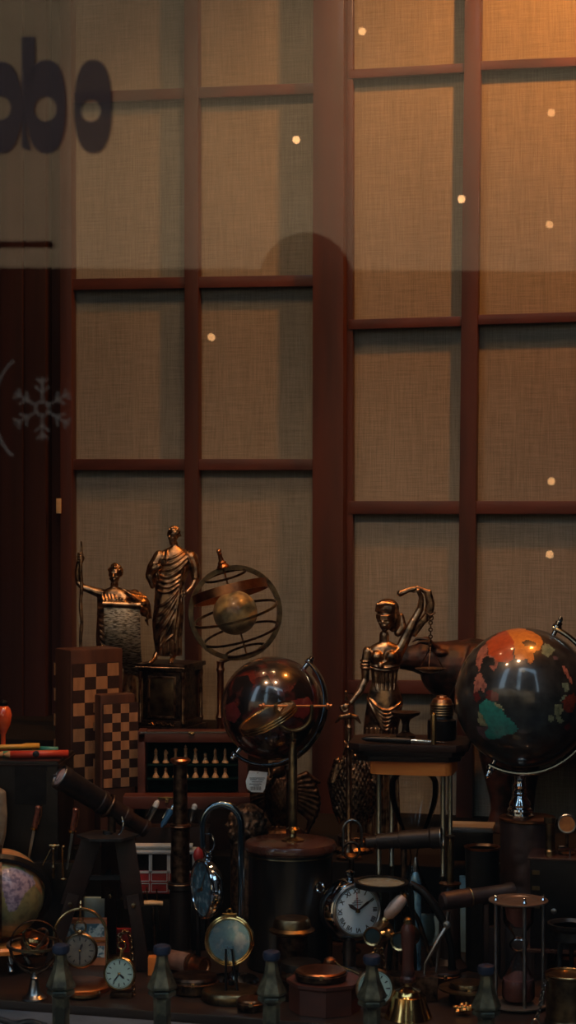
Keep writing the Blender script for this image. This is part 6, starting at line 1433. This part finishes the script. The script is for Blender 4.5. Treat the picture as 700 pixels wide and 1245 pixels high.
# round plate compass and gold lump between fifth post and bell
st = puck('round compass with a wide pale flange right of the bell', 568, 1206, 22, 24, bronze_dark, brass_old, D=2.60)
ff = Fr(2.60); g = G(); g.torus(Vector(st.location)+Z*17*ff.s, 29*ff.s, 1, seg=56, flat=(12*ff.s, 2*ff.s)); part('flange', g, brass_old, st)
f = Fr(2.53); s = f.s
st = thing('gold_trinket', 'crumpled shiny gold trinket left of the fifth railing post', 'trinket', Vector((f(563, 0).x, 2.535, .0005)))
g = G(); rr_ = random.Random(9); b0 = Vector(st.location)
for k in range(16): g.ell(b0+Vector((rr_.uniform(-11, 11), rr_.uniform(-6, 6), rr_.uniform(5, 13)))*s, (rr_.uniform(3, 6)*s, rr_.uniform(3, 5)*s, rr_.uniform(2, 5)*s), u=8, v=6)
sculpt('body', g, crumple, st, .0007, 0)
cardbox('square box with a pale tilted lid behind the hand bell', 500, 1188, 66, bronze_dark, 0, dep=34, D=2.60, name='lidded_box')
# cream boat-shaped and other small fillers at the lower middle
puck('small dark round tin left of the third railing post', 305, 1215, 17, 14, bronze_dark, copper, D=2.56)
dish('tiny copper dish gleaming beneath the third railing post', 303, 1196, 10, copper, None, 4, D=2.64)
puck('low brown round tin at the foot of the alarm clock', 540, 1160, 20, 16, bronze_dark, walnut_d, D=2.70)
puck('flat dark tin between the tripod and the leather spyglass', 222, 1150, 20, 10, walnut_d, bronze_dark, D=2.77) if False else None

# ================================================================ RAILING POSTS IN FRONT
postm = mat('painted_post', (.20, .19, .12), .4, .36, (.04, .042, .03), 45, 6, .3, 200, ramp=(.42, .6))
prev = None; labs = ['first', 'second', 'third', 'fourth', 'fifth']
for k, (x, yt) in enumerate(((74, 1147), (197, 1148), (330, 1155), (452, 1160), (591, 1172))):
    D_ = plane_d(x, 2.40); f = Fr(D_); s = f.s; zt1 = f(0, yt).z; b0 = Vector((f(x, 0).x, D_, -.0095)); T = zt1+.0095
    st = thing('railing_post', 'dark iron post with flared six-sided neck and blue-black cap, %s from the left' % labs[k], 'post', b0, 'iron posts along the front of the display')
    ph_ = R(-90+22)
    g = G(); g.lathe([(10.5*s, 0), (10.5*s, T-66*s), (12*s, T-64*s)], b0, seg=6); part('shaft', g, postm, st, smooth=20)
    g = G(); g.lathe([(12*s, T-64*s), (17*s, T-61*s), (17*s, T-57*s), (15*s, T-55*s), (18*s, T-53*s), (18*s, T-50*s), (15*s, T-43*s), (10.5*s, T-32*s), (7.6*s, T-20*s), (7*s, T-12*s)], b0, seg=6); part('flared_neck', g, postm, st, smooth=20)
    g = G(); g.lathe([(7.5*s, T-13*s), (10*s, T-11*s), (11*s, T-6*s), (10*s, T-2*s), (6*s, T-.3*s), (.3*s, T)], b0, seg=24); part('cap', g, knobblue, st)
# scrolled iron rail low at the left
g = G(); f = Fr(2.42)
pts = [PW(x, 1232+3*math.sin(x*.07), 2.40) for x in range(-40, 62, 6)]
for p in pts: p.z = -.0095+.012+.002*math.sin(p.x*150)
g.tube(pts, .004, 10)
for x in (-20, 18, 52):
    p = PW(x, 1235, 2.40); p.z = -.0095; g.tube([p, p+Z*.012], .003, 8)
single('scrolled_rail', g, iron, 'low wavy iron rail left of the first railing post', 'rail')
# cream tag on the left stile
g = G(); p = PW(79, 607, DW, .030); g.box(PW(79, 615, DW, .030), (6*.00148, .003, 18*.00148), RY, .0005); single('cream_hook', g, cream, 'tiny cream hook on the dark boards at the left', 'hook')
